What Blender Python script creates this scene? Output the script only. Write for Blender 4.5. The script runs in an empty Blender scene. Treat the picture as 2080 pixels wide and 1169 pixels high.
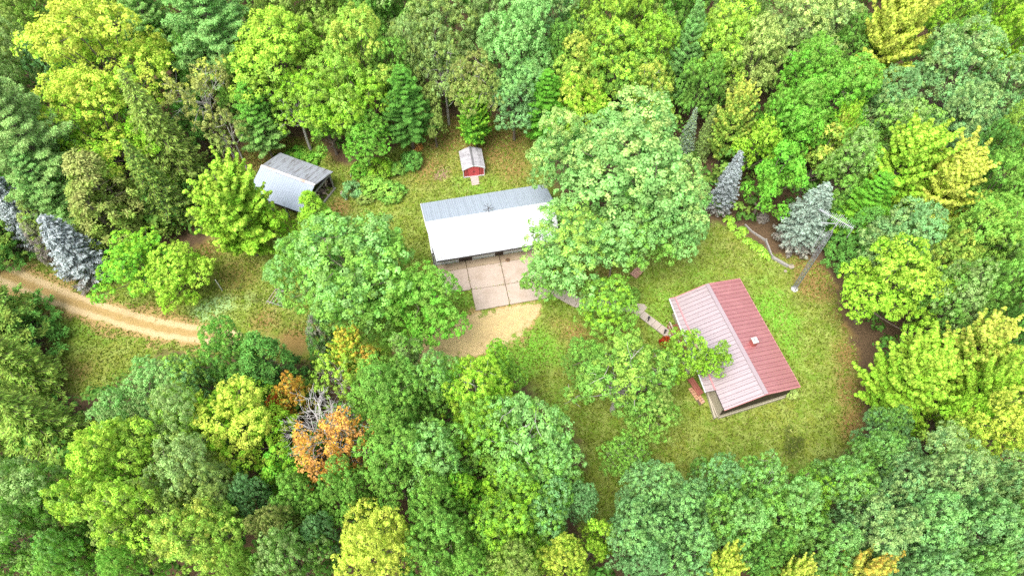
import bpy, math, random, zlib
import numpy as np

# ---------------------------------------------------------------- camera, sky, sun, exposure
scene = bpy.context.scene
COL = scene.collection
CAM_H, FOCAL, DEPRESSION = 60.0, 1420.0, math.radians(58)      # drone camera 60 m up, focal length in photograph pixels
cam_data = bpy.data.cameras.new('drone_camera')
cam = bpy.data.objects.new('drone_camera', cam_data); COL.objects.link(cam)
cam_data.sensor_width = 36.0; cam_data.lens = FOCAL / 2080 * 36.0
cam_data.clip_start = 0.5; cam_data.clip_end = 2000
cam.location = (0, 0, CAM_H); cam.rotation_euler = (math.pi / 2 - DEPRESSION, 0, 0)
scene.camera = cam

SUN_EL, SUN_AZ = math.radians(63), math.radians(-142)           # thin overcast: a soft sun from behind the drone (azimuth from +y towards +x)
world = bpy.data.worlds.new('World'); scene.world = world; world.use_nodes = True
wn = world.node_tree.nodes; wl = world.node_tree.links
sky = wn.new('ShaderNodeTexSky'); sky.sky_type = 'NISHITA'; sky.sun_disc = False
sky.sun_elevation = SUN_EL; sky.sun_rotation = SUN_AZ; sky.dust_density = 3.0; sky.air_density = 1.0; sky.altitude = 300
hs = wn.new('ShaderNodeHueSaturation'); hs.inputs['Saturation'].default_value = 0.4
wl.new(sky.outputs['Color'], hs.inputs['Color']); wl.new(hs.outputs['Color'], wn['Background'].inputs['Color'])
wn['Background'].inputs['Strength'].default_value = 0.14
sun_data = bpy.data.lights.new('sun', 'SUN'); sun = bpy.data.objects.new('sun', sun_data); COL.objects.link(sun)
sun_data.energy = 1.5; sun_data.angle = math.radians(34); sun_data.color = (1.0, 0.97, 0.92)
sd = (math.cos(SUN_EL) * math.sin(SUN_AZ), math.cos(SUN_EL) * math.cos(SUN_AZ), math.sin(SUN_EL))
from mathutils import Vector, Matrix, Euler
sun.rotation_euler = Vector(sd).to_track_quat('Z', 'Y').to_euler()
sun.location = (0, 0, 90)
vs = scene.view_settings
vs.view_transform = 'Standard'; vs.look = 'None'; vs.gamma = 1.0; vs.use_curve_mapping = False
vs.exposure = 1.68
scene.cycles.use_denoising = False
scene.cycles.max_bounces = 9; scene.cycles.diffuse_bounces = 6; scene.cycles.transmission_bounces = 6
scene.cycles.transparent_max_bounces = 6; scene.cycles.glossy_bounces = 3

RNG = np.random.default_rng(20240914)
random.seed(7)

_fw = np.array([0, math.cos(DEPRESSION), -math.sin(DEPRESSION)]); _rt = np.array([1.0, 0, 0]); _up = np.cross(_rt, _fw)
def at(px, py, z=0.0):
    """Survey of the photograph: the place at height z that the photograph shows at pixel (px, py)."""
    v = _fw + _rt * (px - 1040) / FOCAL - _up * (py - 584.5) / FOCAL
    return np.array([0, 0, CAM_H]) + v * ((z - CAM_H) / v[2])
def depth(p):
    return float((np.asarray(p) - np.array([0, 0, CAM_H])) @ _fw)

# ---------------------------------------------------------------- materials
def new_mat(name):
    m = bpy.data.materials.new(name); m.use_nodes = True
    nt = m.node_tree; nt.nodes.clear()
    out = nt.nodes.new('ShaderNodeOutputMaterial')
    return m, nt, out
def N(nt, kind, **kw):
    n = nt.nodes.new('ShaderNode' + kind)
    for k, v in kw.items():
        if k in n.inputs: n.inputs[k].default_value = v
        else: setattr(n, k, v)
    return n
def mixc(nt, fac, a, b, blend='MIX'):
    n = nt.nodes.new('ShaderNodeMix'); n.data_type = 'RGBA'; n.blend_type = blend
    for sock, v in ((n.inputs[0], fac), (n.inputs[6], a), (n.inputs[7], b)):
        if isinstance(v, bpy.types.NodeSocket): nt.links.new(v, sock)
        elif isinstance(v, (tuple, list)): sock.default_value = (*v[:3], 1)
        else: sock.default_value = v
    return n.outputs[2]
def math_n(nt, op, a, b=None, c=None, clamp=False):
    n = nt.nodes.new('ShaderNodeMath'); n.operation = op; n.use_clamp = clamp
    for i, v in enumerate((a, b, c)):
        if v is None: continue
        if isinstance(v, bpy.types.NodeSocket): nt.links.new(v, n.inputs[i])
        else: n.inputs[i].default_value = v
    return n.outputs[0]
def ramp(nt, fac, lo, hi):
    n = nt.nodes.new('ShaderNodeMapRange'); n.clamp = True; n.interpolation_type = 'SMOOTHSTEP'
    nt.links.new(fac, n.inputs[0]); n.inputs[1].default_value = lo; n.inputs[2].default_value = hi
    return n.outputs[0]
def noise(nt, scale, detail=4, rough=0.6, vec=None, dist=0.0):
    n = N(nt, 'TexNoise'); n.inputs['Scale'].default_value = scale; n.inputs['Detail'].default_value = detail
    n.inputs['Roughness'].default_value = rough; n.inputs['Distortion'].default_value = dist
    if vec is None:
        g = N(nt, 'NewGeometry'); vec = g.outputs['Position']
    nt.links.new(vec, n.inputs['Vector'])
    return n.outputs['Fac']
def attr(nt, name, kind='GEOMETRY'):
    n = N(nt, 'Attribute'); n.attribute_name = name; n.attribute_type = kind
    return n
def surf(name, col, rough=0.7, dirt=None, dirt_scale=1.5, dirt_amt=0.5, spec=0.5, fine=0.12, bump=0.0, bump_scale=30, ior=1.5, stretch=None):
    """Painted or raw surface: base colour, blotches of a second colour and a fine grain."""
    m, nt, out = new_mat(name)
    b = N(nt, 'BsdfPrincipled'); b.inputs['Roughness'].default_value = rough; b.inputs['Specular IOR Level'].default_value = spec
    b.inputs['IOR'].default_value = ior
    g = N(nt, 'NewGeometry'); vec = g.outputs['Position']
    if stretch:
        mp = N(nt, 'Mapping'); mp.vector_type = 'TEXTURE'; mp.inputs['Rotation'].default_value = (0, 0, stretch[0]); mp.inputs['Scale'].default_value = tuple(1 / x for x in stretch[1])
        nt.links.new(vec, mp.inputs['Vector']); vec = mp.outputs['Vector']
    c = (*col, 1)
    n1 = ramp(nt, noise(nt, dirt_scale, 5, 0.65, vec), 0.45, 0.75)
    dc = dirt or tuple(x * 0.6 for x in col)
    cc = mixc(nt, math_n(nt, 'MULTIPLY', n1, dirt_amt), col, dc)
    n2 = noise(nt, 9.0, 3, 0.7)
    cc = mixc(nt, fine, cc, mixc(nt, 1.0, cc, n2, 'OVERLAY')) if fine else cc
    nt.links.new(cc, b.inputs['Base Color'])
    if bump:
        bp = N(nt, 'Bump'); bp.inputs['Strength'].default_value = bump; bp.inputs['Distance'].default_value = 0.03
        nt.links.new(noise(nt, bump_scale, 3), bp.inputs['Height']); nt.links.new(bp.outputs['Normal'], b.inputs['Normal'])
    nt.links.new(b.outputs[0], out.inputs[0])
    return m

def leaf_material():
    m, nt, out = new_mat('leaf')
    oc = N(nt, 'ObjectInfo').outputs['Color']
    acc = attr(nt, 'accent', 'OBJECT').outputs['Color']; amt = attr(nt, 'amount', 'OBJECT').outputs['Fac']
    turn = attr(nt, 'turn').outputs['Fac']; tone = attr(nt, 'tone').outputs['Fac']
    f = math_n(nt, 'MULTIPLY_ADD', math_n(nt, 'SUBTRACT', math_n(nt, 'ADD', turn, amt), 1.0), 2.2, 0.5, clamp=True)
    f = math_n(nt, 'MULTIPLY', f, math_n(nt, 'GREATER_THAN', amt, 0.001))
    c = mixc(nt, f, oc, acc)
    h = N(nt, 'HueSaturation'); nt.links.new(c, h.inputs['Color'])
    nt.links.new(math_n(nt, 'MULTIPLY_ADD', tone, 0.035, 0.4825), h.inputs['Hue'])
    mott = ramp(nt, noise(nt, 0.55, 3, 0.6), 0.30, 0.70)
    nt.links.new(math_n(nt, 'MULTIPLY', math_n(nt, 'MULTIPLY_ADD', tone, 1.0, 0.52), math_n(nt, 'MULTIPLY_ADD', mott, 0.30, 0.85)), h.inputs['Value'])
    d = N(nt, 'BsdfDiffuse'); t = N(nt, 'BsdfTranslucent')
    nt.links.new(h.outputs[0], d.inputs[0])
    hy = mixc(nt, 1.0, h.outputs[0], (0.85, 1.0, 0.62), 'MULTIPLY'); nt.links.new(hy, t.inputs[0])
    m1 = N(nt, 'MixShader'); m1.inputs[0].default_value = 0.34
    nt.links.new(d.outputs[0], m1.inputs[1]); nt.links.new(t.outputs[0], m1.inputs[2])
    nt.links.new(m1.outputs[0], out.inputs[0])
    return m
LEAF = leaf_material()
BARK = surf('bark', (0.16, 0.125, 0.095), 0.9, (0.08, 0.06, 0.045), 3.0, 0.8)
PALE_BARK = surf('pale_bark', (0.46, 0.42, 0.38), 0.9, (0.24, 0.21, 0.19), 3.0, 0.7)

# ---------------------------------------------------------------- mesh and object helpers
def link(name, mesh, parent=None, mat=None):
    o = bpy.data.objects.new(name, mesh); COL.objects.link(o)
    if parent is not None: o.parent = parent
    if mat is not None and mesh is not None and not mesh.materials: mesh.materials.append(mat)
    return o
def base_of(o):
    v = np.zeros(3)
    while o is not None: v = v + np.array(o.location); o = o.parent
    return v
def tag(o, label=None, cat=None, group=None, kind=None):
    for k, v in (('label', label), ('category', cat), ('group', group), ('kind', kind)):
        if v: o[k] = v
    return o
def thing(name, label, cat, loc, group=None):
    o = bpy.data.objects.new(name, None); COL.objects.link(o); o.empty_display_size = 0.3
    o.location = tuple(float(x) for x in loc)
    return tag(o, label, cat, group)
class MB:
    """Collects polygons; build() links them as one mesh object whose vertices are given in world coordinates."""
    def __init__(s): s.v = []; s.f = []
    def poly(s, pts, faces=None):
        k = len(s.v); s.v += [tuple(float(c) for c in p) for p in pts]
        for f in (faces or [tuple(range(len(pts)))]): s.f.append(tuple(i + k for i in f))
        return s
    def prism(s, poly2, z0, z1):
        n = len(poly2)
        pts = [(p[0], p[1], z0) for p in poly2] + [(p[0], p[1], z1) for p in poly2]
        area = sum(poly2[i][0] * poly2[(i + 1) % n][1] - poly2[(i + 1) % n][0] * poly2[i][1] for i in range(n))
        if area < 0: pts = pts[:n][::-1] + pts[n:][::-1]
        return s.poly(pts, [tuple(range(n))[::-1], tuple(range(n, 2 * n))] + [(i, (i + 1) % n, n + (i + 1) % n, n + i) for i in range(n)])
    def hexa(s, bottom, top):
        return s.poly(list(bottom) + list(top), [(3, 2, 1, 0), (4, 5, 6, 7), (0, 1, 5, 4), (1, 2, 6, 5), (2, 3, 7, 6), (3, 0, 4, 7)])
    def box(s, c, sx, sy, sz, rz=0.0):
        """Box standing on z = c[2]."""
        ca, sa = math.cos(rz), math.sin(rz)
        p = [(c[0] + ca * x - sa * y, c[1] + sa * x + ca * y) for x, y in ((-sx / 2, -sy / 2), (sx / 2, -sy / 2), (sx / 2, sy / 2), (-sx / 2, sy / 2))]
        return s.prism(p, c[2], c[2] + sz)
    def beam(s, a, b, w, h=None, up=(0, 0, 1)):
        a = np.array(a, float); b = np.array(b, float); h = h or w
        d = (b - a) / np.linalg.norm(b - a); u = np.array(up, float)
        if abs(d @ u) > 0.95: u = np.array([1.0, 0, 0])
        x = np.cross(d, u); x /= np.linalg.norm(x); y = np.cross(x, d)
        q = [x * sx * w / 2 + y * sy * h / 2 for sx, sy in ((-1, -1), (1, -1), (1, 1), (-1, 1))]
        return s.poly([a + k for k in q] + [b + k for k in q], [(0, 1, 2, 3), (7, 6, 5, 4), (4, 5, 1, 0), (5, 6, 2, 1), (6, 7, 3, 2), (7, 4, 0, 3)])
    def tube(s, pts, radii, sides=6):
        pts = [np.array(p, float) for p in pts]; k = len(s.v); n = len(pts)
        for i, p in enumerate(pts):
            d = pts[min(i + 1, n - 1)] - pts[max(i - 1, 0)]; d /= max(np.linalg.norm(d), 1e-6)
            u = np.array([0, 0, 1.0]) if abs(d[2]) < 0.9 else np.array([1.0, 0, 0])
            x = np.cross(d, u); x /= np.linalg.norm(x); y = np.cross(d, x)
            for j in range(sides):
                a = 2 * math.pi * j / sides
                s.v.append(tuple(p + radii[i] * (x * math.cos(a) + y * math.sin(a))))
        for i in range(n - 1):
            for j in range(sides):
                j2 = (j + 1) % sides
                s.f.append((k + i * sides + j, k + i * sides + j2, k + (i + 1) * sides + j2, k + (i + 1) * sides + j))
        s.f.append(tuple(k + j for j in range(sides))[::-1]); s.f.append(tuple(k + (n - 1) * sides + j for j in range(sides)))
        return s
    def mesh(s, name, off=(0, 0, 0)):
        me = bpy.data.meshes.new(name)
        v = np.array(s.v) - np.array(off)
        me.from_pydata(v.tolist(), [], s.f); me.update()
        return me
    def build(s, name, mat, parent=None):
        o = link(name, s.mesh(name, base_of(parent)), parent, mat)
        return o
def lerp(a, b, t): return np.array(a, float) * (1 - t) + np.array(b, float) * t
def bil(q, u, v):
    """q = four corners (a0 b0 b1 a1): u runs a->b, v runs 0->1."""
    return lerp(lerp(q[0], q[1], u), lerp(q[3], q[2], u), v)

def sdist(P, poly):
    """Signed distance of points P (n,2) to a polygon, positive inside."""
    poly = np.asarray(poly, float)[:, :2]; d = np.full(len(P), 1e9); ins = np.zeros(len(P), bool)
    for i in range(len(poly)):
        a, b = poly[i], poly[(i + 1) % len(poly)]; e = b - a
        t = np.clip(((P - a) @ e) / (e @ e), 0, 1)
        d = np.minimum(d, np.linalg.norm(P - a - t[:, None] * e, axis=1))
        c = (a[1] > P[:, 1]) != (b[1] > P[:, 1])
        with np.errstate(divide='ignore', invalid='ignore'):
            x = a[0] + (P[:, 1] - a[1]) / (b[1] - a[1] if b[1] != a[1] else 1e-9) * (b[0] - a[0])
        ins ^= c & (P[:, 0] < x)
    return np.where(ins, d, -d)
def smooth_closed(poly, k=6):
    """Catmull-Rom through a closed polygon."""
    p = [np.array(q[:2], float) for q in poly]; n = len(p); out = []
    for i in range(n):
        a, b, c, d = p[i - 1], p[i], p[(i + 1) % n], p[(i + 2) % n]
        for j in range(k):
            t = j / k
            out.append(0.5 * (2 * b + (c - a) * t + (2 * a - 5 * b + 4 * c - d) * t * t + (3 * b - a - 3 * c + d) * t ** 3))
    return out
def grid_mesh(name, xs, ys, z=0.0, keep=None):
    X, Y = np.meshgrid(xs, ys); nx, ny = len(xs), len(ys)
    v = np.stack([X.ravel(), Y.ravel(), np.full(nx * ny, z)], -1)
    i = np.arange(nx * ny).reshape(ny, nx)
    f = np.stack([i[:-1, :-1], i[:-1, 1:], i[1:, 1:], i[1:, :-1]], -1).reshape(-1, 4)
    if keep is not None:
        k = keep(v); f = f[k[f].any(1)]
        used = np.unique(f); rm = np.full(len(v), -1); rm[used] = np.arange(len(used)); v = v[used]; f = rm[f]
    return np_mesh(name, v, f), v
def np_mesh(name, v, f):
    me = bpy.data.meshes.new(name); v = np.asarray(v, np.float32); f = np.asarray(f, np.int32); n = f.shape[1]
    me.vertices.add(len(v)); me.vertices.foreach_set('co', v.ravel())
    me.loops.add(f.size); me.loops.foreach_set('vertex_index', f.ravel())
    me.polygons.add(len(f)); me.polygons.foreach_set('loop_start', np.arange(0, f.size, n, dtype=np.int32))
    me.update(calc_edges=True)
    return me
def fattr(me, name, vals, domain='POINT'):
    a = me.attributes.new(name, 'FLOAT', domain); a.data.foreach_set('value', np.asarray(vals, np.float32))
# ---------------------------------------------------------------- ground
LAWN = smooth_closed([at(x, y) for x, y in (
    (-60, 490), (60, 520), (200, 560), (330, 560), (400, 500), (480, 440), (478, 340), (515, 280), (640, 285), (705, 335), (800, 300), (870, 242),
    (960, 238), (1062, 248), (1100, 300), (1130, 380), (1300, 470), (1440, 452), (1500, 470), (1560, 510), (1640, 520), (1690, 560), (1712, 640),
    (1745, 720), (1755, 880), (1700, 930), (1630, 985), (1450, 1010), (1330, 1030), (1230, 1085), (1165, 1060), (1180, 900), (1100, 830),
    (1050, 770), (880, 760), (640, 745), (420, 725), (330, 720), (200, 800), (125, 790), (95, 690), (-60, 590))], 5)
def lines(lo, hi, fine_lo, fine_hi, step, coarse):
    return np.unique(np.concatenate([np.arange(lo, fine_lo, coarse), np.arange(fine_lo, fine_hi, step), np.arange(fine_hi, hi + coarse, coarse)]))
gm, gv = grid_mesh('ground', lines(-400, 400, -52, 46, 0.5, 12), lines(-200, 700, 6, 66, 0.5, 12))
gs = sdist(gv[:, :2], LAWN)
fattr(gm, 'lawn', np.clip(gs / 4.0, -1, 1))
def blobs(items):
    w = np.zeros(len(gv))
    for x, y, r, a in items:
        p = at(x, y); w = np.maximum(w, a * np.exp(-(((gv[:, 0] - p[0]) ** 2 + (gv[:, 1] - p[1]) ** 2) / (r * r))))
    return w
fattr(gm, 'lush', blobs([(1095, 705, 2.6, 1), (1060, 735, 2.2, .9), (1130, 720, 1.6, .8), (1560, 625, 1.9, 1.1), (1590, 650, 2.0, 1), (1600, 690, 1.5, .8), (1575, 600, 1.6, .7), (1610, 720, 1.4, .6),
    (800, 680, 3, .8), (880, 640, 2.4, .8), (940, 610, 1.5, .7), (965, 385, 1.6, .6), (935, 365, 1.4, .5), (1000, 370, 1.3, .5), (1350, 615, 2.5, .6), (1340, 655, 2.0, .6), (1100, 840, 3, .6), (620, 320, 2.5, .9),
    (1420, 560, 2.5, .4), (1545, 570, 2.0, .4), (170, 670, 2.2, .5), (1250, 720, 1.5, .35)]))
fattr(gm, 'mint', blobs([(420, 632, 1.6, 1), (450, 620, 1.5, .9), (400, 640, 1.0, .7), (500, 605, 1.4, .45), (560, 640, 1.2, .3)]))
fattr(gm, 'dry', blobs([(1160, 690, 2.4, .95), (1130, 670, 1.8, .7), (1270, 690, 1.7, .7), (1215, 715, 2.2, .5), (1140, 745, 1.8, .4), (1000, 290, 5.0, .9), (900, 270, 4.2, .95), (870, 340, 3.0, .75), (1040, 340, 3.0, .7), (1050, 280, 2.5, .7), (600, 290, 3.5, 1), (520, 320, 2.5, 1),
    (680, 310, 2.2, .8), (330, 640, 1.5, 1), (350, 650, 1.0, .9), (300, 630, 1.2, .8), (600, 690, 2.4, .8), (540, 650, 2.0, .7), (480, 560, 3.5, .55), (1660, 570, 2.6, 1.2), (1650, 530, 2.4, 1.1), (1690, 500, 2.5, 1.2), (1600, 500, 2.0, 1.0),
    (1530, 460, 2.0, .9), (1735, 720, 2.0, 1.1), (1750, 660, 2.2, 1.2), (1740, 800, 2.0, 1.1), (1745, 870, 2.0, 1.1), (1700, 640, 1.6, .6), (1715, 760, 1.4, .6), (420, 500, 3, .7), (440, 450, 3, .8), (690, 420, 1.5, .9), (1500, 500, 1.6, .3), (750, 350, 2.5, .8), (1240, 570, 2.2, .7),
    (900, 352, 1.1, .9), (160, 755, 2.0, .55), (680, 700, 2.0, .8)]))
fattr(gm, 'ash', blobs([(899, 353, 1.05, 1), (893, 360, .7, .8), (843, 300, .8, .7), (800, 375, .7, .5), (1545, 460, 1.3, .6), (1570, 470, 1.2, .5)]))
fattr(gm, 'moss', blobs([(1612, 905, 1.0, 1.1), (1606, 914, .8, 1), (1624, 896, .7, .9), (1605, 872, .6, .8), (1598, 880, .4, .6), (1640, 862, .4, .6), (1650, 850, .35, .5), (1575, 848, .35, .6), (1640, 880, .45, .5), (490, 583, .5, .8),
    (525, 605, .7, .8), (535, 612, .6, .7), (435, 585, 1.0, .7), (455, 605, .9, .5), (1525, 842, .3, .5), (925, 375, .5, .6), (905, 385, .4, .6), (1040, 330, .5, .5), (1480, 930, .5, .3), (1250, 935, .6, .4)]))
def ground_material():
    m, nt, out = new_mat('grass_and_leaf_litter')
    big = noise(nt, 0.22, 4, 0.6); mid = noise(nt, 0.9, 5, 0.65); fine = noise(nt, 5.5, 5, 0.75); speck = noise(nt, 13.0, 3, 0.8)
    c = mixc(nt, ramp(nt, big, 0.35, 0.68), (0.13, 0.19, 0.018), (0.215, 0.245, 0.035))
    c = mixc(nt, ramp(nt, mid, 0.40, 0.68), c, (0.27, 0.33, 0.075))
    c = mixc(nt, math_n(nt, 'MULTIPLY', ramp(nt, noise(nt, 0.55, 4, 0.7), 0.50, 0.66), 0.6), c, (0.11, 0.225, 0.018))
    def blend(c, name, col, lo, hi, col2=None):
        a = attr(nt, name).outputs['Fac']
        f = ramp(nt, math_n(nt, 'ADD', a, math_n(nt, 'MULTIPLY_ADD', mid, 0.9, -0.45)), lo, hi)
        if col2: col = mixc(nt, ramp(nt, fine, 0.35, 0.65), col, col2)
        return mixc(nt, f, c, col)
    c = blend(c, 'dry', (0.31, 0.20, 0.07), 0.1, 0.8, (0.19, 0.115, 0.035))
    c = blend(c, 'lush', (0.12, 0.34, 0.02), 0.05, 0.95, (0.18, 0.36, 0.04))
    c = blend(c, 'mint', (0.33, 0.50, 0.19), 0.15, 0.9)
    c = blend(c, 'ash', (0.30, 0.19, 0.13), 0.2, 0.8, (0.20, 0.12, 0.08))
    c = blend(c, 'moss', (0.055, 0.075, 0.012), 0.25, 0.75)
    c = mixc(nt, math_n(nt, 'MULTIPLY', ramp(nt, speck, 0.50, 0.70), 0.30), c, (0.46, 0.45, 0.19))
    c = mixc(nt, math_n(nt, 'MULTIPLY', ramp(nt, fine, 0.50, 0.28), 0.45), c, (0.055, 0.075, 0.012))
    lawn = math_n(nt, 'ADD', attr(nt, 'lawn').outputs['Fac'], math_n(nt, 'MULTIPLY_ADD', noise(nt, 0.6, 5, 0.7), 0.9, -0.45))
    litter = mixc(nt, ramp(nt, fine, 0.35, 0.7), (0.075, 0.05, 0.028), (0.16, 0.10, 0.055))
    c = mixc(nt, ramp(nt, lawn, -0.12, 0.22), litter, c)
    b = N(nt, 'BsdfPrincipled'); b.inputs['Roughness'].default_value = 0.95; b.inputs['Specular IOR Level'].default_value = 0.15
    nt.links.new(c, b.inputs['Base Color'])
    bp = N(nt, 'Bump'); bp.inputs['Strength'].default_value = 0.45; bp.inputs['Distance'].default_value = 0.1
    nt.links.new(math_n(nt, 'ADD', fine, math_n(nt, 'MULTIPLY', speck, 0.6)), bp.inputs['Height']); nt.links.new(bp.outputs[0], b.inputs['Normal'])
    nt.links.new(b.outputs[0], out.inputs[0])
    return m
tag(link('ground', gm, None, ground_material()), 'olive and straw coloured lawn running into brown leaf litter under the trees', 'ground', None, 'structure')

# gravel driveway: a sheet just above the ground with ragged, grassed-over edges
def path_band(pts):
    """Smoothed centre line with half widths from pixel pairs (upper edge, lower edge)."""
    mids = [(at(*a) + at(*b)) / 2 for a, b in pts]; hw = [np.linalg.norm(at(*a) - at(*b)) / 2 for a, b in pts]
    L, Wd = [], []
    for i in range(len(mids) - 1):
        a, b, c, d = mids[max(i - 1, 0)], mids[i], mids[i + 1], mids[min(i + 2, len(mids) - 1)]
        for j in range(8):
            t = j / 8
            L.append(0.5 * (2 * b + (c - a) * t + (2 * a - 5 * b + 4 * c - d) * t * t + (3 * b - a - 3 * c + d) * t ** 3)[:2]); Wd.append(hw[i] * (1 - t) + hw[i + 1] * t)
    return np.array(L), np.array(Wd)
DL, DW = path_band([((-120, 480), (-120, 530)), ((0, 530), (0, 575)), ((60, 556), (60, 602)), ((130, 582), (120, 628)), ((200, 606), (190, 652)), ((270, 628), (262, 674)), ((340, 645), (335, 692)), ((420, 658), (415, 702)),
    ((500, 668), (495, 712)), ((600, 682), (595, 728)), ((700, 690), (700, 738)), ((800, 694), (800, 742)), ((880, 690), (890, 738)), ((930, 672), (950, 735)), ((975, 650), (1010, 715)), ((1020, 640), (1060, 690))])
TURN = smooth_closed([at(x, y) for x, y in ((800, 700), (860, 672), (905, 655), (945, 636), (975, 628), (1050, 614), (1098, 606), (1105, 625), (1090, 652), (1065, 682), (1030, 705), (985, 722), (930, 735), (870, 742), (810, 738))], 4)
def drive_field(P):
    d = np.full(len(P), -9.0); side = np.zeros(len(P))
    for i in range(len(DL) - 1):
        a, b = DL[i], DL[i + 1]; e = b - a; t = np.clip(((P - a) @ e) / (e @ e), 0, 1)
        r = P - a - t[:, None] * e; dist = np.linalg.norm(r, axis=1); w = DW[i] * (1 - t) + DW[i + 1] * t
        s = w - dist; k = s > d
        d = np.where(k, s, d); side = np.where(k, dist / w, side)
    return d, side
def keep_drive(v):
    return (drive_field(v[:, :2])[0] > -1.0) | (sdist(v[:, :2], TURN) > -1.0)
dm, dv = grid_mesh('driveway', np.arange(-58, 9, 0.25), np.arange(24, 56, 0.25), 0.004, keep_drive)
dd, dside = drive_field(dv[:, :2]); dt = sdist(dv[:, :2], TURN)
faint = np.clip((dv[:, 0] - at(440, 685)[0]) / 5.0, 0, 1)                                   # the grass has grown over the middle stretch
fattr(dm, 'edge', np.maximum(dd + 0.55 - 2.2 * faint, dt)); fattr(dm, 'track', np.where(dt > 0.3, 0.6, np.clip(1 - np.abs(dside - 0.52) / 0.40, 0, 1)))
fattr(dm, 'pad', np.clip(dt / 1.2, 0, 1))
def drive_material():
    m, nt, out = new_mat('gravel')
    e = attr(nt, 'edge').outputs['Fac']; tr = attr(nt, 'track').outputs['Fac']; pad = attr(nt, 'pad').outputs['Fac']
    mid = noise(nt, 1.3, 5, 0.7); fine = noise(nt, 7.0, 4, 0.8); gr = noise(nt, 22.0, 2, 0.8)
    c = mixc(nt, ramp(nt, math_n(nt, 'ADD', tr, math_n(nt, 'MULTIPLY_ADD', mid, 1.5, -0.75)), 0.05, 0.8), (0.36, 0.24, 0.09), (0.54, 0.40, 0.22))
    c = mixc(nt, math_n(nt, 'MULTIPLY', pad, ramp(nt, mid, 0.3, 0.7)), c, (0.52, 0.385, 0.17))
    c = mixc(nt, math_n(nt, 'MULTIPLY', ramp(nt, fine, 0.55, 0.35), 0.4), c, (0.33, 0.22, 0.08))
    c = mixc(nt, math_n(nt, 'MULTIPLY', ramp(nt, gr, 0.52, 0.72), 0.5), c, (0.60, 0.48, 0.30))
    b = N(nt, 'BsdfPrincipled'); b.inputs['Roughness'].default_value = 0.95; b.inputs['Specular IOR Level'].default_value = 0.2
    nt.links.new(c, b.inputs['Base Color'])
    bp = N(nt, 'Bump'); bp.inputs['Strength'].default_value = 0.6; bp.inputs['Distance'].default_value = 0.06
    nt.links.new(math_n(nt, 'ADD', fine, gr), bp.inputs['Height']); nt.links.new(bp.outputs[0], b.inputs['Normal'])
    tp = N(nt, 'BsdfTransparent'); mx = N(nt, 'MixShader')
    jag = math_n(nt, 'ADD', math_n(nt, 'MULTIPLY_ADD', noise(nt, 0.45, 2, 0.5), 3.6, -1.8), math_n(nt, 'ADD', math_n(nt, 'MULTIPLY_ADD', mid, 4.6, -2.3), math_n(nt, 'MULTIPLY_ADD', fine, 2.8, -1.4)))
    nt.links.new(ramp(nt, math_n(nt, 'ADD', e, jag), 0.05, 0.4), mx.inputs[0]); nt.links.new(tp.outputs[0], mx.inputs[1]); nt.links.new(b.outputs[0], mx.inputs[2])
    nt.links.new(mx.outputs[0], out.inputs[0])
    return m
tag(link('driveway', dm, None, drive_material()), 'pale sandy gravel driveway with two wheel tracks and a turnaround before the garage', 'driveway', None, 'structure')

# grass blades that break up the lawn
def scatter_grass(n):
    lo, hi = np.array([-50, 8]), np.array([42, 64]); P = RNG.uniform(lo, hi, (int(n * 3), 2))
    s = sdist(P, LAWN); P = P[s > 0.2]; d, _ = drive_field(P); t = sdist(P, TURN)
    P = P[(np.maximum(d, t) < RNG.uniform(-0.4, 0.5, len(P)))]
    keep = np.ones(len(P), bool)
    for poly in KEEP_OFF: keep &= sdist(P, poly) < 0.05
    P = P[keep][:n]; n = len(P)
    h = RNG.uniform(0.06, 0.2, n) * RNG.choice([1, 1, 1.6], n); a = RNG.uniform(0, 2 * np.pi, n); w = RNG.uniform(0.04, 0.11, n)
    lean = RNG.normal(0, 0.12, (n, 2)); z0 = np.full((n, 1), 0.0)
    base = np.hstack([P, z0]); off = np.stack([np.cos(a) * w, np.sin(a) * w, np.zeros(n)], -1)
    v = np.stack([base - off, base + off, base + np.hstack([lean, h[:, None]])], 1).reshape(-1, 3)
    me = np_mesh('grass', v, np.arange(3 * n).reshape(-1, 3)); fattr(me, 'tone', RNG.random(n), 'FACE'); fattr(me, 'turn', RNG.random(n), 'FACE')
    o = link('grass', me, None, LEAF); o.color = (0.18, 0.26, 0.025, 1); o['accent'] = [0.36, 0.38, 0.11]; o['amount'] = 0.45
    return tag(o, 'short mown grass blades over the yard lawn', 'grass', None, 'stuff')
# ---------------------------------------------------------------- building materials
WHITE_METAL = surf('white_roof_metal', (0.52, 0.525, 0.54), 0.42, (0.38, 0.34, 0.29), 0.9, 0.6, 0.6, 0.05, stretch=(0.20, (2.2, 0.25, 1)))
BLUE_SHEEN_METAL = surf('blue_sheen_roof_metal', (0.30, 0.345, 0.40), 0.45, (0.23, 0.26, 0.30), 0.8, 0.4, 0.6, 0.05, stretch=(0.20, (1.8, 0.2, 1)))  # rear slope of the same roof, bluish sky reflection put into the colour
RED_METAL = surf('red_roof_metal', (0.30, 0.094, 0.096), 0.46, (0.50, 0.20, 0.20), 0.7, 0.35, 0.9, 0.06, ior=1.9)
SHEEN_RED = surf('sheen_red_roof_metal', (0.275, 0.205, 0.214), 0.42, (0.34, 0.265, 0.275), 0.6, 0.5, 0.9, 0.06, ior=1.8)  # weathered red paint with its pale sky sheen put into the colour
RED_TRIM = surf('red_trim_metal', (0.50, 0.20, 0.21), 0.45, (0.6, 0.33, 0.33), 0.8, 0.4, 0.7, 0.05)
SHED_METAL = surf('grey_shed_metal', (0.29, 0.335, 0.40), 0.48, (0.23, 0.255, 0.30), 1.2, 0.45, 0.5, 0.08)
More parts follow.
